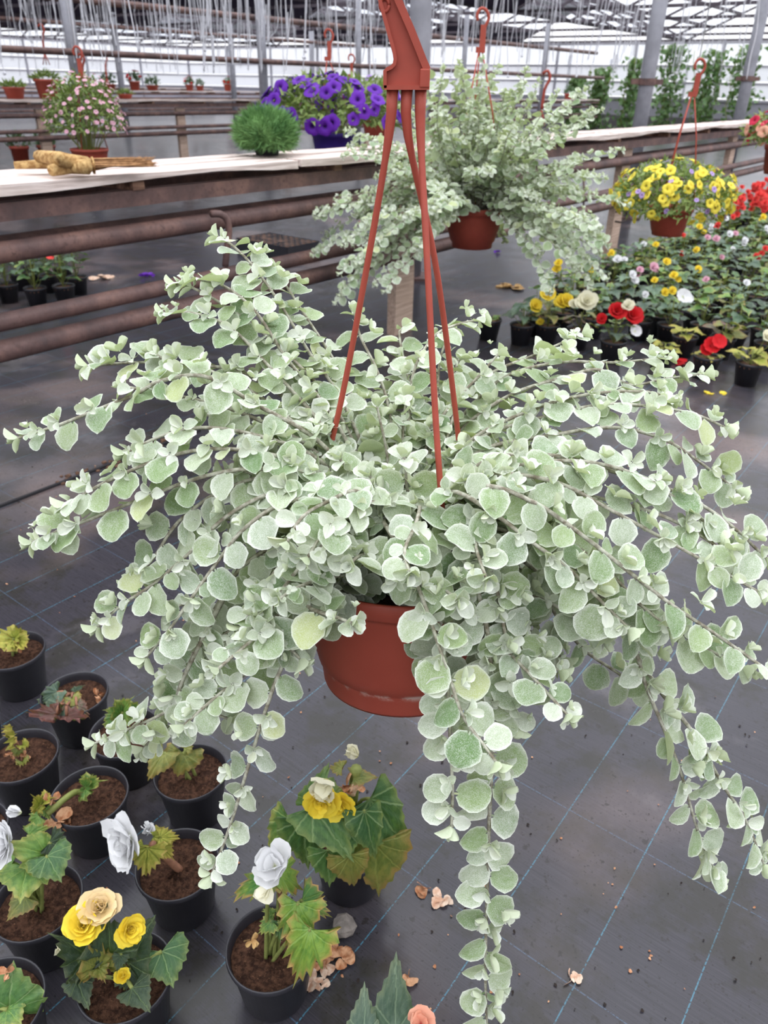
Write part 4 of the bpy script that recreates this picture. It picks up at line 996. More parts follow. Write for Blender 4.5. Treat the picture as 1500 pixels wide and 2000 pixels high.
# 2
b = Beg(145, 1353, 'wilted begonia with reddish collapsed leaves hanging over its black pot rim', 2)
b.leaf((118, 1375), (72, 1392), 'round', 'leaf_grey', (-.01, -.05), .6, .9, sc='stem_brown'); b.leaf((112, 1352), (66, 1372), 'crinkle', 'leaf_grey', (0, -.02), .6, .8, sc='stem_brown'); b.leaf((150, 1378), (176, 1400), 'crinkle', 'leaf_red', (-.02, -.05), .5, .8, sc='stem_brown'); b.leaf((112, 1395), (62, 1402), 'curl', 'leaf_red', (-.05, -.07), .5, .6, sc='stem_brown')
b.leaf((130, 1398), (176, 1412), 'curl', 'leaf_red', (-.05, -.08), .4, .6, sc='stem_brown'); b.leaf((145, 1352), (162, 1338), 'crinkle', 'leaf_grey', (0, 0), .6, .7, sc='stem_brown'); b.leaf((125, 1365), (118, 1390), 'crinkle', 'leaf_red', (-.02, -.04), .6, .8, sc='stem_brown'); b.leaf((140, 1362), (150, 1388), 'crinkle', 'leaf_olive', (-.01, -.03), .6, .8, sc='stem_brown'); b.crumple((193, 1357), .014, 'dry_petal', 0)
# 3
b = Beg(243, 1428, 'bright green crinkled begonia in black pot below a drooping silver strand', 3)
for bb, tt in (((222, 1400), (198, 1420)), ((228, 1392), (205, 1385)), ((240, 1390), (250, 1366)), ((248, 1395), (276, 1378)), ((232, 1402), (225, 1428)), ((236, 1394), (228, 1372))): b.leaf(bb, tt, 'crinkle', 'leaf_mid', (0, -.01), .6, 1.)
# 4
b = Beg(40, 1473, 'black pot with a spindly drying begonia seedling of crumpled pale leaves', 4)
b.stem([(44, 1490), (40, 1465), (30, 1445)], .0022, 'stem_brown')
for bb, tt, m in (((28, 1440), (36, 1416), 'leaf_yellow'), ((22, 1442), (2, 1436), 'leaf_yellow'), ((44, 1455), (62, 1464), 'leaf_yellow'), ((44, 1488), (50, 1505), 'leaf_olive'), ((36, 1465), (32, 1488), 'leaf_olive')): b.leaf(bb, tt, 'curl', m, (0, -.01), .5, .8, False)
b.crumple((48, 1475), .012, 'dry_petal', 0, seed=4); b.crumple((20, 1472), .010, 'dry_petal', 0, seed=5)
# 5
b = Beg(372, 1505, 'black pot with one broad rounded olive begonia leaf shading the soil', 5)
b.leaf((357, 1470), (345, 1520), 'round', 'leaf_olive', (.0, -.03), .75, 1.25); b.leaf((320, 1470), (284, 1524), 'round', 'leaf_olive', (-.01, -.05), .55, .7); b.leaf((362, 1462), (380, 1440), 'crinkle', 'leaf_olive', (0, .01), .6, 1.)
# 6
b = Beg(174, 1552, 'black pot with a thick bent begonia stem trailing to a white bud', 6)
b.stem([(168, 1556), (152, 1546), (132, 1556), (104, 1580), (92, 1590)], .0055, 'stem_green', (0, -.0, -.02, -.05, -.06))
for bb, tt in (((166, 1540), (194, 1522)), ((164, 1542), (152, 1546)), ((170, 1536), (172, 1520))): b.leaf(bb, tt, 'crinkle', 'leaf_mid', (0, -.01), .6, .9, False)
for bb, tt, m in (((82, 1572), (56, 1580), 'leaf_yellow'), ((84, 1568), (98, 1556), 'leaf_yellow'), ((88, 1580), (98, 1602), 'leaf_mid'), ((76, 1594), (52, 1618), 'leaf_mid'), ((76, 1570), (68, 1556), 'leaf_yellow')): b.leaf(bb, tt, 'crinkle', m, (-.05, -.06), .6, 1., False)
b.flower((42, 1588), .024, 'petal_white', -RT * .8 + Z * .3, -.06, rings=BUD, name='bud'); b.crumple((112, 1604), .026, 'dry_petal', -.05, seed=7); b.crumple((100, 1562), .016, 'dry_petal', -.05, seed=8); b.crumple((128, 1610), .018, 'dry_petal', -.05, seed=9)
# 7
b = Beg(72, 1758, 'begonia with broad veined green leaves edged yellow and a white flower', 7)
b.leaf((52, 1694), (40, 1752), 'round', 'leaf_mid', (-.0, -.05), .75, 1.3); b.leaf((92, 1672), (118, 1718), 'round', 'leaf_green', (.0, -.03), .7, 1.2); b.leaf((90, 1668), (22, 1646), 'round', 'leaf_mid', (.02, .0), .6, .8); b.leaf((98, 1645), (138, 1662), 'crinkle', 'leaf_dark', (.03, .03), .6, 1.2)
b.leaf((48, 1752), (10, 1800), 'wing', 'leaf_olive', (-.02, -.05), .6, 1.2); b.leaf((56, 1630), (98, 1612), 'crinkle', 'leaf_mid', (.05, .06), .6, .8); b.leaf((22, 1690), (-20, 1700), 'round', 'leaf_mid', (0, 0), .6, 1.)
b.flower((14, 1642), .036, 'petal_white', -RT * .5 + Z * .4 - np.array([0, .6, 0]), .0, rings=FULL)
# 8
b = Beg(346, 1685, 'begonia with white flower and crumpled lime yellow leaves leaning off its pot', 8)
b.stem([(352, 1700), (334, 1684), (312, 1664), (296, 1648)], .0065, 'stem_brown'); b.leaf((288, 1656), (284, 1718), 'crinkle', 'leaf_yellow', (-.02, -.05), .75, 1.15, False); b.leaf((316, 1654), (338, 1676), 'crinkle', 'leaf_yellow', (0, -.02), .7, 1.1, False); b.leaf((312, 1636), (356, 1634), 'crinkle', 'leaf_yellow', (0, .01), .55, .8, False); b.leaf((300, 1634), (330, 1618), 'crinkle', 'leaf_yellow', (.02, .02), .5, .8, False); b.leaf((280, 1650), (262, 1668), 'crinkle', 'leaf_yellow', (-.01, -.03), .6, .9, False)
b.flower((254, 1642), .046, 'petal_white', -RT * .65 + Z * .35 - np.array([0, .65, 0]), -.03, rings=FULL); b.flower((292, 1624), .019, 'petal_white', Z + np.array([0, -.3, 0]), -.02, rings=BUD, name='bud')
# 9
b = Beg(243, 1903, 'begonia with ruffled yellow and fading flowers above dark crinkled leaves', 9)
b.leaf((168, 1864), (112, 1828), 'crinkle', 'leaf_dark', (0, -.01), .75, 1.1); b.leaf((166, 1868), (138, 1924), 'crinkle', 'leaf_dark', (0, -.04), .7, 1.1); b.leaf((216, 1864), (210, 1796), 'crinkle', 'leaf_dark', (-.01, -.01), .8, .95); b.leaf((252, 1880), (296, 1796), 'wing', 'leaf_dark', (0, .02), .75, .95); b.leaf((256, 1892), (284, 1938), 'crinkle', 'leaf_dark', (0, -.03), .7, 1.3)
b.leaf((316, 1858), (338, 1926), 'round', 'leaf_green', (.02, -.02), .65, 1.15); b.leaf((258, 1930), (292, 1974), 'wing', 'leaf_dark', (-.03, -.06), .6, 1.2); b.leaf((192, 1888), (180, 1836), 'crinkle', 'leaf_olive', (-.02, -.02), .8, .8); b.leaf((236, 1866), (228, 1898), 'crinkle', 'leaf_dark', (-.02, -.04), .8, 1.1); b.leaf((150, 1916), (172, 1968), 'wing', 'leaf_dark', (-.01, -.02), .5, 1.); b.leaf((192, 1888), (204, 1915), 'crinkle', 'leaf_olive', (-.02, -.04), .8, 1.1)
b.flower((164, 1808), .027, 'petal_yellow', None, -.01, rings=FULL); b.flower((252, 1814), .022, 'petal_yellow', unit(RT * .7 + Z * .5 + np.array([0, -.5, 0])), -.02, rings=FULL); b.flower((196, 1774), .028, 'petal_fade', None, .01, rings=FULL); b.flower((240, 1908), .014, 'petal_yellow', None, -.02, rings=OPEN); b.flower((118, 1860), .014, 'petal_cream', None, 0, rings=BUD, name='bud')
# 10
b = Beg(-14, 1962, 'black pot with a single large veined begonia leaf spotted with red edge', 10)
b.leaf((18, 1968), (22, 1896), 'round', 'leaf_green', (0, .01), .7, 1.3); b.leaf((14, 1972), (40, 1998), 'round', 'leaf_mid', (0, -.02), .7, 1.2); b.crumple((14, 1900), .012, 'dry_petal', .01, seed=3)
# 11
b = Beg(530, 1848, 'white flowering begonia with scorched leaf edges, spent petals on its soil', 11)
b.stem([(556, 1830), (556, 1790), (552, 1750), (545, 1722)], .007, 'stem_brown')
b.leaf((582, 1764), (562, 1874), 'jag', 'leaf_burnt', (-.04, -.085), .8, 1.0, True, .15); b.leaf((606, 1815), (566, 1945), 'jag', 'leaf_burnt', (-.075, -.11), .7, .75); b.leaf((590, 1758), (652, 1792), 'jag', 'leaf_burnt', (-.01, -.02), .7, 1.1); b.leaf((526, 1712), (436, 1752), 'jag', 'leaf_burnt', (-.01, -.02), .35, .7); b.leaf((545, 1704), (604, 1738), 'jag', 'leaf_burnt', (0, .02), .5, .9); b.leaf((530, 1798), (500, 1826), 'jag', 'leaf_mid', (-.01, -.02), .7, 1.1); b.leaf((545, 1800), (548, 1846), 'jag', 'leaf_green', (-.01, -.03), .7, 1.0); b.leaf((534, 1785), (512, 1775), 'jag', 'leaf_mid', (0, 0), .6, 1.)
b.flower((538, 1692), .034, 'petal_white', unit(-RT * .25 + Z * .9 + np.array([0, -.35, 0])), -.02, rings=((4, 1., .35), (4, .95, .7), (3, .7, 1.1))); b.flower((528, 1728), .024, 'petal_cream', unit(-RT * .5 - Z * .5 + np.array([0, -.6, 0])), -.03, rings=BUD, name='bud'); b.crumple((524, 1888), .014, 'dry_pale', -.0, seed=11); b.crumple((548, 1905), .012, 'dry_petal', -.02, seed=12); b.crumple((490, 1840), .012, 'straw', 0, seed=13, name='dry_stalk')
# 12
b = Beg(684, 1640, 'tall begonia with pointed drooping green leaves and pale yellow blooms', 12)
b.stem([(690, 1660), (686, 1600), (690, 1550), (696, 1500)], .009, 'stem_green', (0, 0, 0, 0)); b.stem([(686, 1605), (660, 1580), (640, 1540)], .006); b.stem([(690, 1590), (710, 1575), (722, 1568)], .0045)
b.leaf((610, 1576), (696, 1688), 'wing', 'leaf_green', (-.05, -.10), .8, .95, True, 0, (672, 1590)); b.leaf((722, 1560), (816, 1678), 'wing2', 'leaf_green', (-.02, -.05), .8, .85, True, 0, (690, 1590)); b.leaf((712, 1584), (738, 1694), 'wing2', 'leaf_green', (-.05, -.09), .8, .8); b.leaf((590, 1600), (604, 1712), 'wing', 'leaf_green', (-.04, -.07), .75, 1.0); b.leaf((566, 1600), (514, 1670), 'wing', 'leaf_mid', (-.02, -.04), .7, 1.0); b.leaf((612, 1572), (640, 1492), 'wing', 'leaf_green', (.02, .05), .6, .8); b.leaf((606, 1560), (604, 1586), 'wing', 'leaf_green', (-.02, -.03), .7, 1.6)
b.leaf((730, 1645), (742, 1768), 'wing', 'leaf_olive', (-.05, -.08), .8, 1.0); b.leaf((684, 1670), (694, 1748), 'wing2', 'leaf_olive', (-.08, -.1), .8, 1.1); b.leaf((640, 1660), (644, 1742), 'wing', 'leaf_green', (-.075, -.1), .8, 1.1); b.leaf((690, 1520), (742, 1514), 'wing', 'leaf_olive', (-.01, 0), .35, .9, False); b.leaf((668, 1500), (640, 1496), 'crinkle', 'leaf_olive', (0, .01), .4, 1., False); b.leaf((676, 1620), (680, 1690), 'wing', 'leaf_green', (-.06, -.09), .8, .9)
b.flower((640, 1522), .034, 'petal_cream', unit(-RT * .3 - Z * .25 + np.array([0, -.8, 0])), -.05, rings=((4, 1., .6), (4, .9, .9), (3, .7, 1.2))); b.flower((628, 1560), .030, 'petal_yellow', unit(Z * .1 + np.array([0, -.9, 0])), -.055, rings=FULL); b.flower((662, 1568), .026, 'petal_yellow', unit(Z * .1 + np.array([0, -.9, 0])), -.045, rings=FULL); b.flower((698, 1478), .022, 'petal_cream', unit(-RT * .4 + Z * .5), 0, rings=BUD, name='bud'); b.crumple((682, 1535), .02, 'dry_petal', -.02, seed=14); b.crumple((678, 1548), .018, 'dry_pale', -.025, seed=15); b.crumple((770, 1655), .012, 'dry_petal', -.02, seed=16)
# 13
b = Beg(745, 2105, 'grey green begonia with sharply toothed upright pointed leaves', 13)
b.leaf((712, 2030), (712, 1922), 'wing', 'leaf_grey', (0, .04), .7, .85); b.leaf((772, 2015), (774, 1872), 'wing', 'leaf_grey', (.01, .05), .7, .75); b.leaf((748, 2030), (750, 1968), 'wing', 'leaf_grey', (.02, .03), .7, .5); b.flower((822, 2000), .02, 'petal_salmon', None, 0, rings=OPEN); b.leaf((730, 2040), (682, 1992), 'wing', 'leaf_grey', (0, .02), .7, .8)
for px, py, l in ((-72, 1392, 'black pot barely reaching into view beside the yellow leaved begonia'), (-68, 1622, 'black pot barely reaching into view beside the white flowered begonia')):
    b = Beg(px, py, l, 14); b.leaf((px - 20, py - 20), (px - 40, py + 20), 'round', 'leaf_mid')
# ================================================================== the field of begonias at the right, pots under the bench
FPOT = MB().lathe([(.002, .003), (.049, 0), (.064, .100), (.068, .102), (.069, .113), (.0665, .115), (.0635, .103)], 20).mesh('pot', 'black_plastic')
FSOIL = MB().lathe([(.001, .1), (.064, .099), (.062, .09)], 16).mesh('soil', 'dry_soil')
LK = [('far', 'leaf_far'), ('far2', 'leaf_far'), ('far', 'leaf_green'), ('far2', 'leaf_mid'), ('far', 'leaf_olive'), ('far', 'leaf_grey')]
def field_plant(p, label, seed, look='green', flowers=(), h=.11, nl=8, size=.07, lean=None):
    g = np.random.default_rng(seed); t = thing('potted_begonia', (p[0], p[1], 0), label, 'potted plant', 'begonias in the field of black pots'); t.rotation_euler.z = g.uniform(0, 6.28) if not flowers else 0
    link('pot', FPOT, t); link('soil', FSOIL, t)
    pool = {'green': LK[:4] + LK[5:], 'dark': LK[:2] + LK[5:], 'olive': [LK[4], LK[3]], 'yellow': [('far', 'leaf_yellow'), ('far2', 'leaf_yellow')], 'dry': [('far', 'leaf_red'), ('far2', 'leaf_olive')]}[look]
    st = MB(); st.tube([(0, 0, .098), (.004, 0, .098 + h * .5), (0, .004, .098 + h)], [.005, .0045, .003], 5)
    for i in range(nl):
        a = i * 2.39996 + g.uniform(-.3, .3); z = .10 + h * (.25 + .75 * (i + .5) / nl); out = .015 + .032 * (1 - i / nl) + g.uniform(0, .012); b = np.array([math.cos(a) * out, math.sin(a) * out, z]); el = g.uniform(-.2, .5)
        d = np.array([math.cos(a) * math.cos(el), math.sin(a) * math.cos(el), math.sin(el)]); s = size * g.uniform(.75, 1.2); k, m = pool[int(g.integers(0, len(pool)))]
        link('leaf', bleaf_mesh(k, m), t, Matrix(frame(b, d, Z + g.normal(0, .2, 3), s).tolist())); st.tube([(0, 0, .1 + h * .3 * i / nl), tuple(b * .6 + np.array([0, 0, .035])), tuple(b)], .0018, 4, False)
    link('stem', st.mesh('stem', 'stem_green'), t)
    for (dx, dz, r, m, dbl) in flowers:
        q = np.array([dx, -.03, .1 + dz]); n = unit(np.array([dx * 2, -.7, .6])); me = double_flower_mesh(m, int(g.integers(0, 3))) if dbl else FSM(m)
        link('flower', me, t, Matrix(frame(q, np.cross(n, [.2, .3, 1]), n, r).tolist())); link('flower_stalk', MB().tube([(0, 0, .12), q * .7 + np.array([0, 0, .03]), q], .002, 4).mesh('flower_stalk', 'stem_green'), t)
    return t
_fs = {}
def FSM(m):
    if m not in _fs:
        mb = MB()
        for j in range(5):
            a = 6.283 * j / 5; d = np.array([math.cos(a), math.sin(a), .3]); sh = PT[2]; mb.add(apply(frame(np.zeros(3), d, Z, 1.), sh[0]), sh[1], sh[2])
        _fs[m] = mb.mesh('flower', m)
    return _fs[m]
Y_, W_, C_, R_, P_, S_ = 'petal_yellow', 'petal_white', 'petal_cream', 'petal_red', 'petal_pink', 'petal_scarlet'
EX = [  # rim pixel, look, flowers, label, height, leaves
 ((1199, 664), 'green', [(-.02, .17, .05, R_, 1), (.06, .15, .055, R_, 1), (-.09, .13, .03, R_, 1), (.03, .20, .034, C_, 1), (.09, .07, .035, W_, 0)], 'begonia with large red blooms and one white flower in the front row', .13, 9),
 ((1020, 632), 'dark', [(.055, .12, .04, Y_, 1)], 'dark leaved begonia with one yellow bloom at the front of the field', .13, 8),
 ((1070, 632), 'olive', [(-.03, .18, .045, Y_, 1), (.05, .14, .045, Y_, 1), (-.05, .03, .022, Y_, 1), (.08, .15, .04, Y_, 1)], 'begonia crowded with yellow blooms in the front row', .14, 8),
 ((1132, 640), 'dry', [(.005, .16, .062, C_, 1), (-.06, .15, .028, C_, 1)], 'withered begonia carrying one big round cream bloom', .1, 6),
 ((1383, 694), 'yellow', [(-.01, .07, .045, R_, 0), (.02, .09, .04, R_, 0), (-.03, .05, .035, R_, 0)], 'stunted begonia with a red bloom in a front row black pot', .03, 5),
 ((1466, 706), 'yellow', [(.07, .13, .045, Y_, 1), (.03, .15, .03, C_, 1)], 'yellowing begonia with pale yellow bloom leaning off its pot', .07, 7),
 ((1298, 676), 'yellow', [], 'low yellow green begonia cutting in a front row pot', .03, 9),
 ((1339, 655), 'yellow', [], 'small lime begonia with curled leaf beside the withered brown one', .06, 5),
 ((1413, 658), 'dry', [], 'withered brown begonia drooping over its pot', .09, 9),
 ((1308, 632), 'dark', [(.03, .17, .045, W_, 0), (.06, .16, .03, W_, 0)], 'dark begonia with a spiky white bloom', .15, 7),
 ((957, 622), 'olive', [], 'lone black pot with stub of begonia apart from the field', .02, 4),
 ((1293, 615), 'green', [(-.02, .15, .026, Y_, 1), (.02, .16, .026, Y_, 1)], 'green begonia with two small yellow buds', .14, 8),
 ((1251, 624), 'dark', [(-.01, .16, .022, W_, 1)], 'dark begonia with a single white bud', .12, 8),
 ((1373, 632), 'green', [], 'begonia with broad grey green leaves in a wide black pot', .14, 9),
 ((1440, 640), 'green', [], 'begonia with large blue green upturned leaf', .15, 9),
 ((1492, 640), 'green', [(.03, .16, .04, W_, 1)], 'begonia with a white bloom at the field edge', .14, 8),
 ((1500, 668), 'dark', [], 'dark begonia beside the pale yellow one at the field edge', .12, 8),
 ((1160, 620), 'dark', [], 'dark leafy begonia behind the cream bloom', .14, 9),
 ((1100, 608), 'dark', [], 'dark leafy begonia behind the yellow blooms', .17, 8),
 ((1050, 615), 'dark', [], 'tall dark begonia rising above the yellow bloomed one', .2, 7),
 ((1150, 560), 'green', [(-.01, .13, .03, Y_, 0)], 'leggy begonia with hanging yellow bud by the bench leg', .18, 8),
]
used = []
for i, (px, look, fl, lab, h, nl) in enumerate(EX):
    p = atz(*px, PHT); used.append(p[:2]); field_plant(p, lab, 200 + i, look, fl, h, nl, .075 if h > .05 else .042)
import itertools
poly = [(1040, 585), (1130, 520), (1185, 480), (1240, 462), (1330, 440), (1420, 410), (1530, 395), (1545, 690), (1480, 640), (1250, 600)]
def inside(x, y):
    c = False; j = len(poly) - 1
    for i in range(len(poly)):
        if (poly[i][1] > y) != (poly[j][1] > y) and x < (poly[j][0] - poly[i][0]) * (y - poly[i][1]) / (poly[j][1] - poly[i][1]) + poly[i][0]: c = not c
        j = i
    return c
g = np.random.default_rng(77); cand = []
for a, b_ in itertools.product(range(-5, 70), range(-40, 40)):
    p = uv(3. + a * .215, b_ * .215) + np.append(g.uniform(-.03, .03, 2), 0)
    if p[1] < 2.5 or p @ V > 2.2: continue
    x, y, z = pix(p + Z * PHT)
    if inside(x, y) and all(np.hypot(*(p[:2] - q)) > .165 for q in used): cand.append((z, p)); used.append(p[:2])
cand.sort(key=lambda c: c[0]); print('field', len(cand))
FLC = [(None, 'green leafy begonia without blooms in the begonia field', 'green', 10), ((Y_, 1), 'begonia with small yellow blooms in the begonia field', 'green', 4), ((W_, 1), 'begonia with small white blooms in the begonia field', 'dark', 3), ((P_, 1), 'begonia with small pink blooms in the begonia field', 'green', 2), ((S_, 1), 'begonia with small scarlet blooms in the begonia field', 'green', 3), (None, 'begonia with yellowing olive leaves in the begonia field', 'olive', 3)]
wts = np.array([f[3] for f in FLC], float); wts /= wts.sum()
for i, (z, p) in enumerate(cand):
    x, y, _ = pix(p); f, lab, look, _w = FLC[int(g.choice(len(FLC), p=wts))]
    redzone = x > 1405 and y < 482
    fl = [] if f is None else [(g.uniform(-.05, .05), g.uniform(.13, .18), g.uniform(.02, .032), f[0], f[1]) for _ in range(int(g.integers(1, 3)))]
    if redzone:
        lab, look = 'begonia topped with a mass of scarlet spikes behind the yellow basket', 'green'; fl = [(g.uniform(-.06, .06), g.uniform(.14, .32), g.uniform(.024, .038), S_, 1) for _ in range(7)]
    field_plant(p, lab, 400 + i, look, fl, g.uniform(.12, .18), int(g.integers(7, 10)) if z < 6 else 7, .072)
# pots under the near bench at the left
g = np.random.default_rng(91)
for i, (px, py) in enumerate(((20, 590), (75, 597), (130, 592), (45, 566), (100, 570), (155, 574), (-15, 560), (-20, 600), (70, 552), (128, 555))):
    p = atz(px, py, 0.0); t = field_plant(p, 'green leafy begonia with a scarlet bloom in pots behind the low pipes' if i == 2 else 'leafy plant in black pot among others behind the low pipes', 700 + i, 'green' if i % 3 else 'dark', [(-.02, .2, .04, S_, 0)] if i == 2 else [], .22, 12, .075)
    t['group'] = 'pots behind the low pipes'
# small terracotta pots on the bench across the aisle and on the distant one
def small_pot(p, r, h, label, seed, look='grass', group=None, fl=None):
    g = np.random.default_rng(seed); t = thing('potted_plant', p, label, 'potted plant', group)
    link('pot', MB().lathe([(.002, .003), (r * .75, 0), (r * .95, h * .85), (r * 1.05, h * .86), (r * 1.06, h), (r * .98, h), (r * .95, h * .9)], 20).mesh('pot', 'terracotta_plastic'), t)
    link('soil', MB().lathe([(.001, h * .92), (r * .95, h * .9), (r * .9, h * .8)], 14).mesh('soil', 'soil'), t)
    mb = MB(); sh = HERB; rz = r * (.5 if look == 'grass' else 1.5); ls = r * (.5 if look == 'grass' else .55)
    for i in range(90 if look == 'grass' else 140):
        v = unit(g.normal(0, 1, 3)); v[2] = abs(v[2]); q = np.array([0, 0, h]) + v * np.array([r * 1.2, r * 1.2, rz]) * g.uniform(.4, 1); mb.add(apply(frame(q, v + Z * .4 + g.normal(0, .4, 3), g.normal(0, 1, 3) + Z, ls), sh[0]), sh[1], sh[2])
    link('foliage', mb.mesh('foliage', 'leaf_herb' if look == 'grass' else 'leaf_far'), t, kind='stuff')
    if fl:
        for i in range(9):
            v = unit(g.normal(0, 1, 3)); v[2] = abs(v[2]) + .2; q = np.array([0, 0, h]) + v * np.array([r * 1.2, r * 1.2, rz]); link('flower', FSM(fl), t, Matrix(frame(q, [1, .1, 0], v, r * .3).tolist()))
    return t
def on_bench(px, v, top): return on_v(px, 190, v) * np.array([1, 1, 0]) + Z * (top + .001)
TB = .968
small_pot(on_bench(95, 11.95, TB), .17, .26, 'terracotta pot of short pale grass on the bench across the aisle', 1)
small_pot(on_bench(30, 11.95, TB), .15, .15, 'low terracotta pot of clipped grass near the taller grass pot', 2)
small_pot(on_bench(205, 11.95, TB), .12, .08, 'shallow dish of pale succulents behind the pink flowers', 3)
small_pot(on_bench(245, 11.95, TB), .12, .07, 'shallow dish of straw coloured stems on the bench across the aisle', 4)
for i, x in enumerate((216, 266, 300, 372, 392, 446)):
    small_pot(on_bench(x, 21.7, TB), random.uniform(.12, .2), random.uniform(.12, .24), 'small leafy pot with red blooms on the distant bench' if i % 2 else 'small leafy pot on the distant bench', 20 + i, 'leafy', 'pots on the distant bench', R_ if i % 2 else None)
for i, x in enumerate((1110, 1160, 1205, 1290, 1330)):
    if on_bench(x, 11.95, TB) @ U > 26.6: continue
    small_pot(on_bench(x, 11.95, TB), .14, .16, 'leafy pot on the far stretch of the bench across the aisle', 40 + i, 'leafy', 'pots on the far stretch of bench')
for i, x in enumerate((26, 80)):
    p = on_v(x, 232, 12.6); p[2] = 0; small_pot(p, .14, .3, 'terracotta pot standing on the floor behind the bench across the aisle', 50 + i, 'leafy', 'pots behind the bench across the aisle')
# climbing vines by the end wall
g = np.random.default_rng(95); VL = begonia_leaf(.55, .5, 1.2, 4, 0, -.2, .2, 0, .2, 9, (1.,))
for i, (px, w, h) in enumerate(((1310, .8, 2.55), (1385, .8, 2.4), (1455, .9, 2.5), (1240, .7, 2.2), (1175, .6, 1.9), (1130, .5, 1.6))):
    d = ray(px, 150); P0 = CAM + d * ((UMAX - 1.2 - .0) / (d @ U)); P0[2] = 0
    t = thing('climbing_vine', P0, 'tall green climbing vine growing before the glazed end wall', 'vine', 'vines along the end wall'); mb = MB(); st = MB()
    for s in range(4):
        pts = [np.array([g.uniform(-w * .3, w * .3), 0, 0])]
        for k in range(6): pts.append(pts[-1] + np.array([g.uniform(-.15, .15), g.uniform(-.08, .08), h / 6]))
        st.tube(pts, .012, 5)
    for k in range(420):
        z = h * g.random() ** .8; q = np.array([g.normal(0, w * .28), g.normal(0, .16), z]); mb.add(apply(frame(q, g.normal(0, 1, 3) - Z * .4, np.array([0, -.8, .5]) + g.normal(0, .5, 3), .15), VL[0]), VL[1], VL[2])
    link('stem', st.mesh('stem', 'stem_green'), t); link('foliage', mb.mesh('foliage', 'leaf_green'), t, kind='stuff')
# ================================================================== white strings hanging from the roof
g = np.random.default_rng(101); rest = MB(); nobj = 0
def string_pts(x, y, z0, z1, sway):
    n = 5; return [np.array([x + sway[0] * (k / (n - 1)) ** 2 + g.normal(0, .004), y + sway[1] * (k / (n - 1)), z1 + (z0 - z1) * k / (n - 1)]) for k in range(n)]
baskets = [np.array(o.location[:2]) for o in bpy.data.objects if o.name.startswith('hanging_basket')]
for i in range(620):
    dist = 5.2 + 26 * g.random() ** 1.15; px = g.uniform(-30, 1530)
    d = ray(px, 120); P = CAM + d * (dist / d[1])
    v = P @ V; u = P @ U
    for pv in (11.45, 11.8, 21.0):                        # keep clear of the overhead pipes
        if abs(v - pv) < .14: P = P + V * ((.16 if v >= pv else -.16) - (v - pv)) if pv != 11.8 or v >= pv else P + V * (.16 - (v - pv)); v = P @ V
    for q in baskets:
        dd = P[:2] - q
        if np.hypot(*dd) < .55: P = P + np.append(unit(np.append(dd, 0))[:2] * (.6 - np.hypot(*dd)), 0)
    if v < 3.6 or v > VMAX - 1 or u > UMAX - 1 or u < UMIN + 1: continue
    endpx = g.uniform(60, 150) if g.random() < .7 else g.uniform(15, 80)
    zb = max(1.12, aty(px, endpx, dist)[2]); zt = GUT - .02
    if zb > zt - .2: continue
    near = dist < 12 and nobj < 130; r = g.uniform(.0028, .0045) if dist < 12 else g.uniform(.004, .007)
    pts = string_pts(P[0], P[1], zb, zt, g.normal(0, .06, 2)); m = MB().tube(pts, r, 4, False)
    if near:
        kk = g.random()
        if kk < .35: m.tube([pts[-1] + np.array([.012, 0, .15]), pts[-1] + np.array([.008, 0, .02]), pts[-1] + np.array([.002, 0, -.012]), pts[-1]], r, 4, False)
        elif kk < .6: lumpy(m, pts[-1], .012, 6, 4, .3)
        o = link('hanging_string', m.mesh('hanging_string', 'string')); tag(o, 'white twine string hanging loose from the greenhouse roof', 'string', 'loose strings hanging from the roof'); nobj += 1
    else:
        for q, f in zip(m.v, [m.f]): rest.add(q, f)
so = link('hanging_strings', rest.mesh('hanging_strings', 'string')); tag(so, 'many distant white strings hanging from the greenhouse roof', 'strings', kind='stuff')
# a few knotted ropes that stand out
for i, (px, pts, dist) in enumerate(((0, [(905, -20), (898, 60), (895, 95)], 0), )): pass
for k, (path, r) in enumerate((([(40, -10), (41, 30), (38, 55), (52, 72), (65, 84)], .007), ([(213, -10), (216, 30), (214, 50)], .006), ([(410, -10), (412, 20), (408, 58), (424, 82)], .006), ([(440, -5), (442, 45), (448, 88)], .006), ([(540, -10), (542, 52), (528, 72), (522, 86)], .005), ([(1088, -10), (1086, 30), (1084, 46), (1092, 48), (1094, 30), (1094, -10)], .006), ([(1062, -10), (1046, 50), (1034, 86)], .006), ([(1484, -10), (1478, 60), (1466, 110), (1458, 155)], .007))):
    o = link('knotted_rope', MB().tube(spline([aty(x, y, 9.0 + .3 * k) for x, y in path], .05)[0], r, 6).mesh('knotted_rope', 'string')); e = aty(*path[0], 9.0 + .3 * k)
    tag(o, 'thick white knotted cord hanging among the thin strings', 'cord', 'knotted cords under the roof')
    link('tie', MB().tube([e, e * np.array([1, 1, 0]) + Z * (GUT - .02)], r * .8, 5).mesh('tie', 'string'), o)
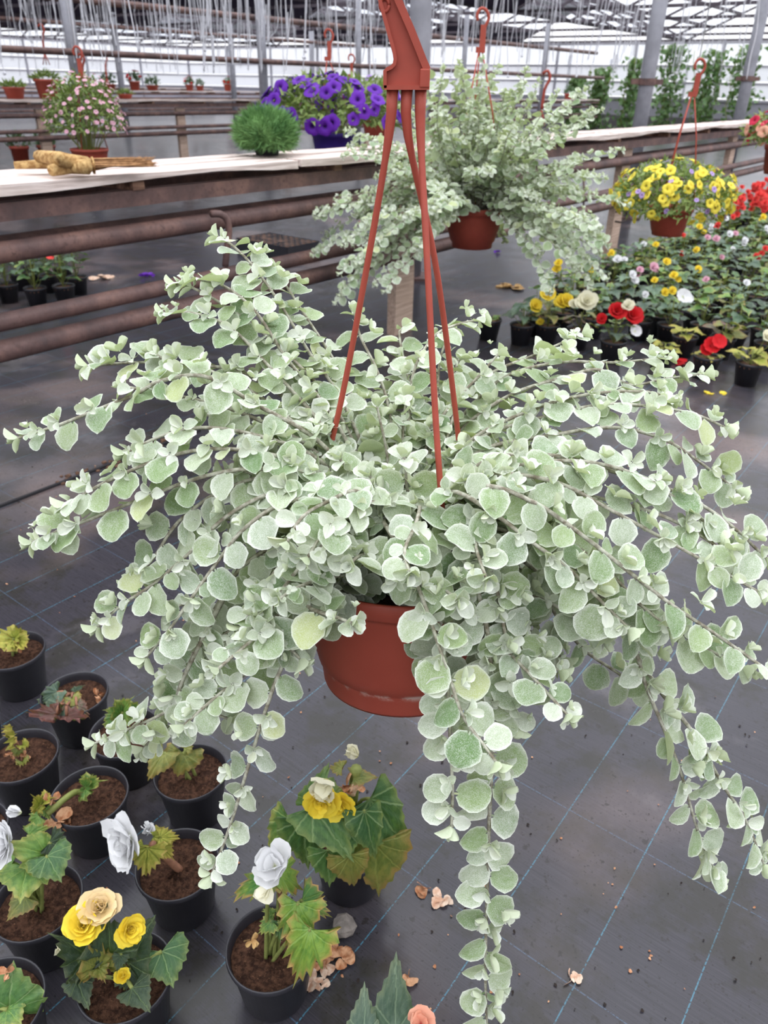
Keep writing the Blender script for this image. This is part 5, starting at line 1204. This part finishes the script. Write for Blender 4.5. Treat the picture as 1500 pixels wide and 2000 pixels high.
# distant terracotta hooks without pots
for k, (px, py, Y) in enumerate(((205, 128, 15.), (82, 74, 13.), (1062, 175, 9.), (160, 132, 12.2))):
    p = aty(px, py, Y); t = thing('pot_hook', p, 'empty terracotta plastic pot hanger hooked on a distant string', 'hook', 'empty hangers on strings')
    link('hook', MB().tube(spline([(0, 0, -.18), (.01, 0, 0), (.05, 0, .1), (.02, 0, .17), (-.03, 0, .14)], .03)[0], .016, 6).mesh('hook', 'terracotta_plastic'), t)
    for s in (-1, 0, 1): link('hanger_wire', MB().tube([(0, 0, -.18), (s * .05, 0, -.34)], .008, 5).mesh('hanger_wire', 'terracotta_plastic'), t)
    o = link('hanging_string', MB().tube([p + Z * .17, p * np.array([1, 1, 0]) + Z * (GUT - .02)], .006, 4).mesh('hanging_string', 'string')); tag(o, 'string holding an empty terracotta pot hanger', 'string', 'strings that hold empty hangers')

# ================================================================== what lies on the floor
g = np.random.default_rng(111)
st = MB(); lumpy(st, (0, 0, .0), .021, 9, 6, .16, (1, 1, .75), 3); p = atz(672, 1808, .012)
o = link('stone', st.mesh('stone', 'stone', False)); o.location = p; tag(o, 'grey pebble lying beside the tall begonia pot', 'stone')
def litter(px, py, r, mat, label, seed, n=6, sq=.45, name='dried_flower', cat='dried flower', group='dried flowers on the floor'):
    q = np.random.default_rng(seed); mb = MB()
    for j in range(n):
        d = unit(q.normal(0, 1, 3) * np.array([1, 1, .35]) + Z * .1); sh = PT[1 if j % 2 else 2]; mb.add(apply(frame(q.normal(0, r * .2, 3) * np.array([1, 1, .3]), d, q.normal(0, 1, 3) + Z, r * q.uniform(.6, 1.1)), sh[0]) * np.array([1, 1, sq]), sh[1], sh[2])
    zmin = min(v[:, 2].min() for v in mb.v); o = link(name, mb.mesh(name, mat)); c = atz(px, py); o.location = (c[0], c[1], -zmin + .0005); return tag(o, label, cat, group)
L_ = 'brown dried flower lying beside the white flowering pot'
for i, (x, y, r, m) in enumerate(((640, 1868, .022, 'dry_petal'), (668, 1876, .02, 'dry_petal'), (612, 1912, .02, 'dry_pale'), (640, 1918, .022, 'dry_pale'), (628, 1888, .02, 'dry_petal'), (656, 1858, .014, 'dry_petal'))): litter(x, y, r, m, L_, 300 + i)
litter(832, 1738, .024, 'dry_petal', 'star shaped brown dried flower on bare fabric', 310, 4); litter(864, 1762, .022, 'dry_pale', 'pale crumpled dried flower next to the brown one', 311, 8)
litter(795, 1910, .018, 'dry_petal', 'brown dried flower beside the toothed grey green leaves', 312, 4)
litter(1118, 1912, .014, 'dry_pale', 'pale dry scrap of plant lying on bare fabric', 313, 5)
litter(1330, 712, .05, 'petal_red', 'fallen red bloom lying before the begonia field', 314, 8)
litter(290, 541, .05, 'petal_violet', 'fallen violet bloom behind the low pipes', 315, 6); litter(973, 494, .04, 'petal_violet', 'fallen violet bloom on the floor before the bench leg', 316, 6); litter(706, 437, .05, 'petal_scarlet', 'fallen scarlet bloom on the floor behind the bench', 317, 5)
litter(200, 545, .07, 'dry_pale', 'scatter of pale petals behind the low pipes', 318, 9, .25); litter(1382, 768, .03, 'petal_yellow', 'fallen yellow petal before the begonia field', 319, 3); litter(1408, 770, .03, 'petal_yellow', 'fallen yellow petal before the begonia field', 320, 3)
litter(1000, 562, .09, 'straw', 'scatter of dry straw on the floor by the begonia field', 321, 16, .15, 'straw_scatter', 'straw', None)
small = MB(); sm2 = MB(); potpos = [tuple(o.location[:2]) for o in bpy.data.objects if o.name.startswith('potted_begonia') and o.location[1] < 4.6]
for i in range(420):
    x, y = g.uniform(0, 1500), g.uniform(720, 2000); p = atz(x, y)
    while any(np.hypot(p[0] - q[0], p[1] - q[1]) < .085 for q in potpos): x, y = g.uniform(0, 1500), g.uniform(720, 2000); p = atz(x, y)
    r = g.uniform(.0018, .006); sh = PT[int(g.integers(0, 3))]
    (small if g.random() < .6 else sm2).add(apply(frame(p + Z * .002, np.array([g.normal(), g.normal(), .05]), Z + g.normal(0, .2, 3), r), sh[0]) * 1.0, sh[1], sh[2])
for m, nm, lab in ((small, 'soil_crumbs', 'dark crumbs of soil scattered over the fabric'), (sm2, 'plant_scraps', 'tiny dry plant scraps scattered over the fabric')):
    o = link(nm, m.mesh(nm, simple(nm, rgb(44, 36, 32), .95) if nm == 'soil_crumbs' else 'dry_petal')); tag(o, lab, 'debris', kind='stuff')
mb = MB()
for i in range(60):
    c = lapP[1] + ld * g.uniform(.2, .85) + ln * g.normal(.02, .02); lumpy(mb, (c[0], c[1], .002), g.uniform(.004, .014), 6, 4, .3, (1, 1, .5), i)
tag(link('spilled_soil', mb.mesh('spilled_soil', 'dry_soil')), 'brown soil spilled along the fabric seam', 'soil', kind='stuff')
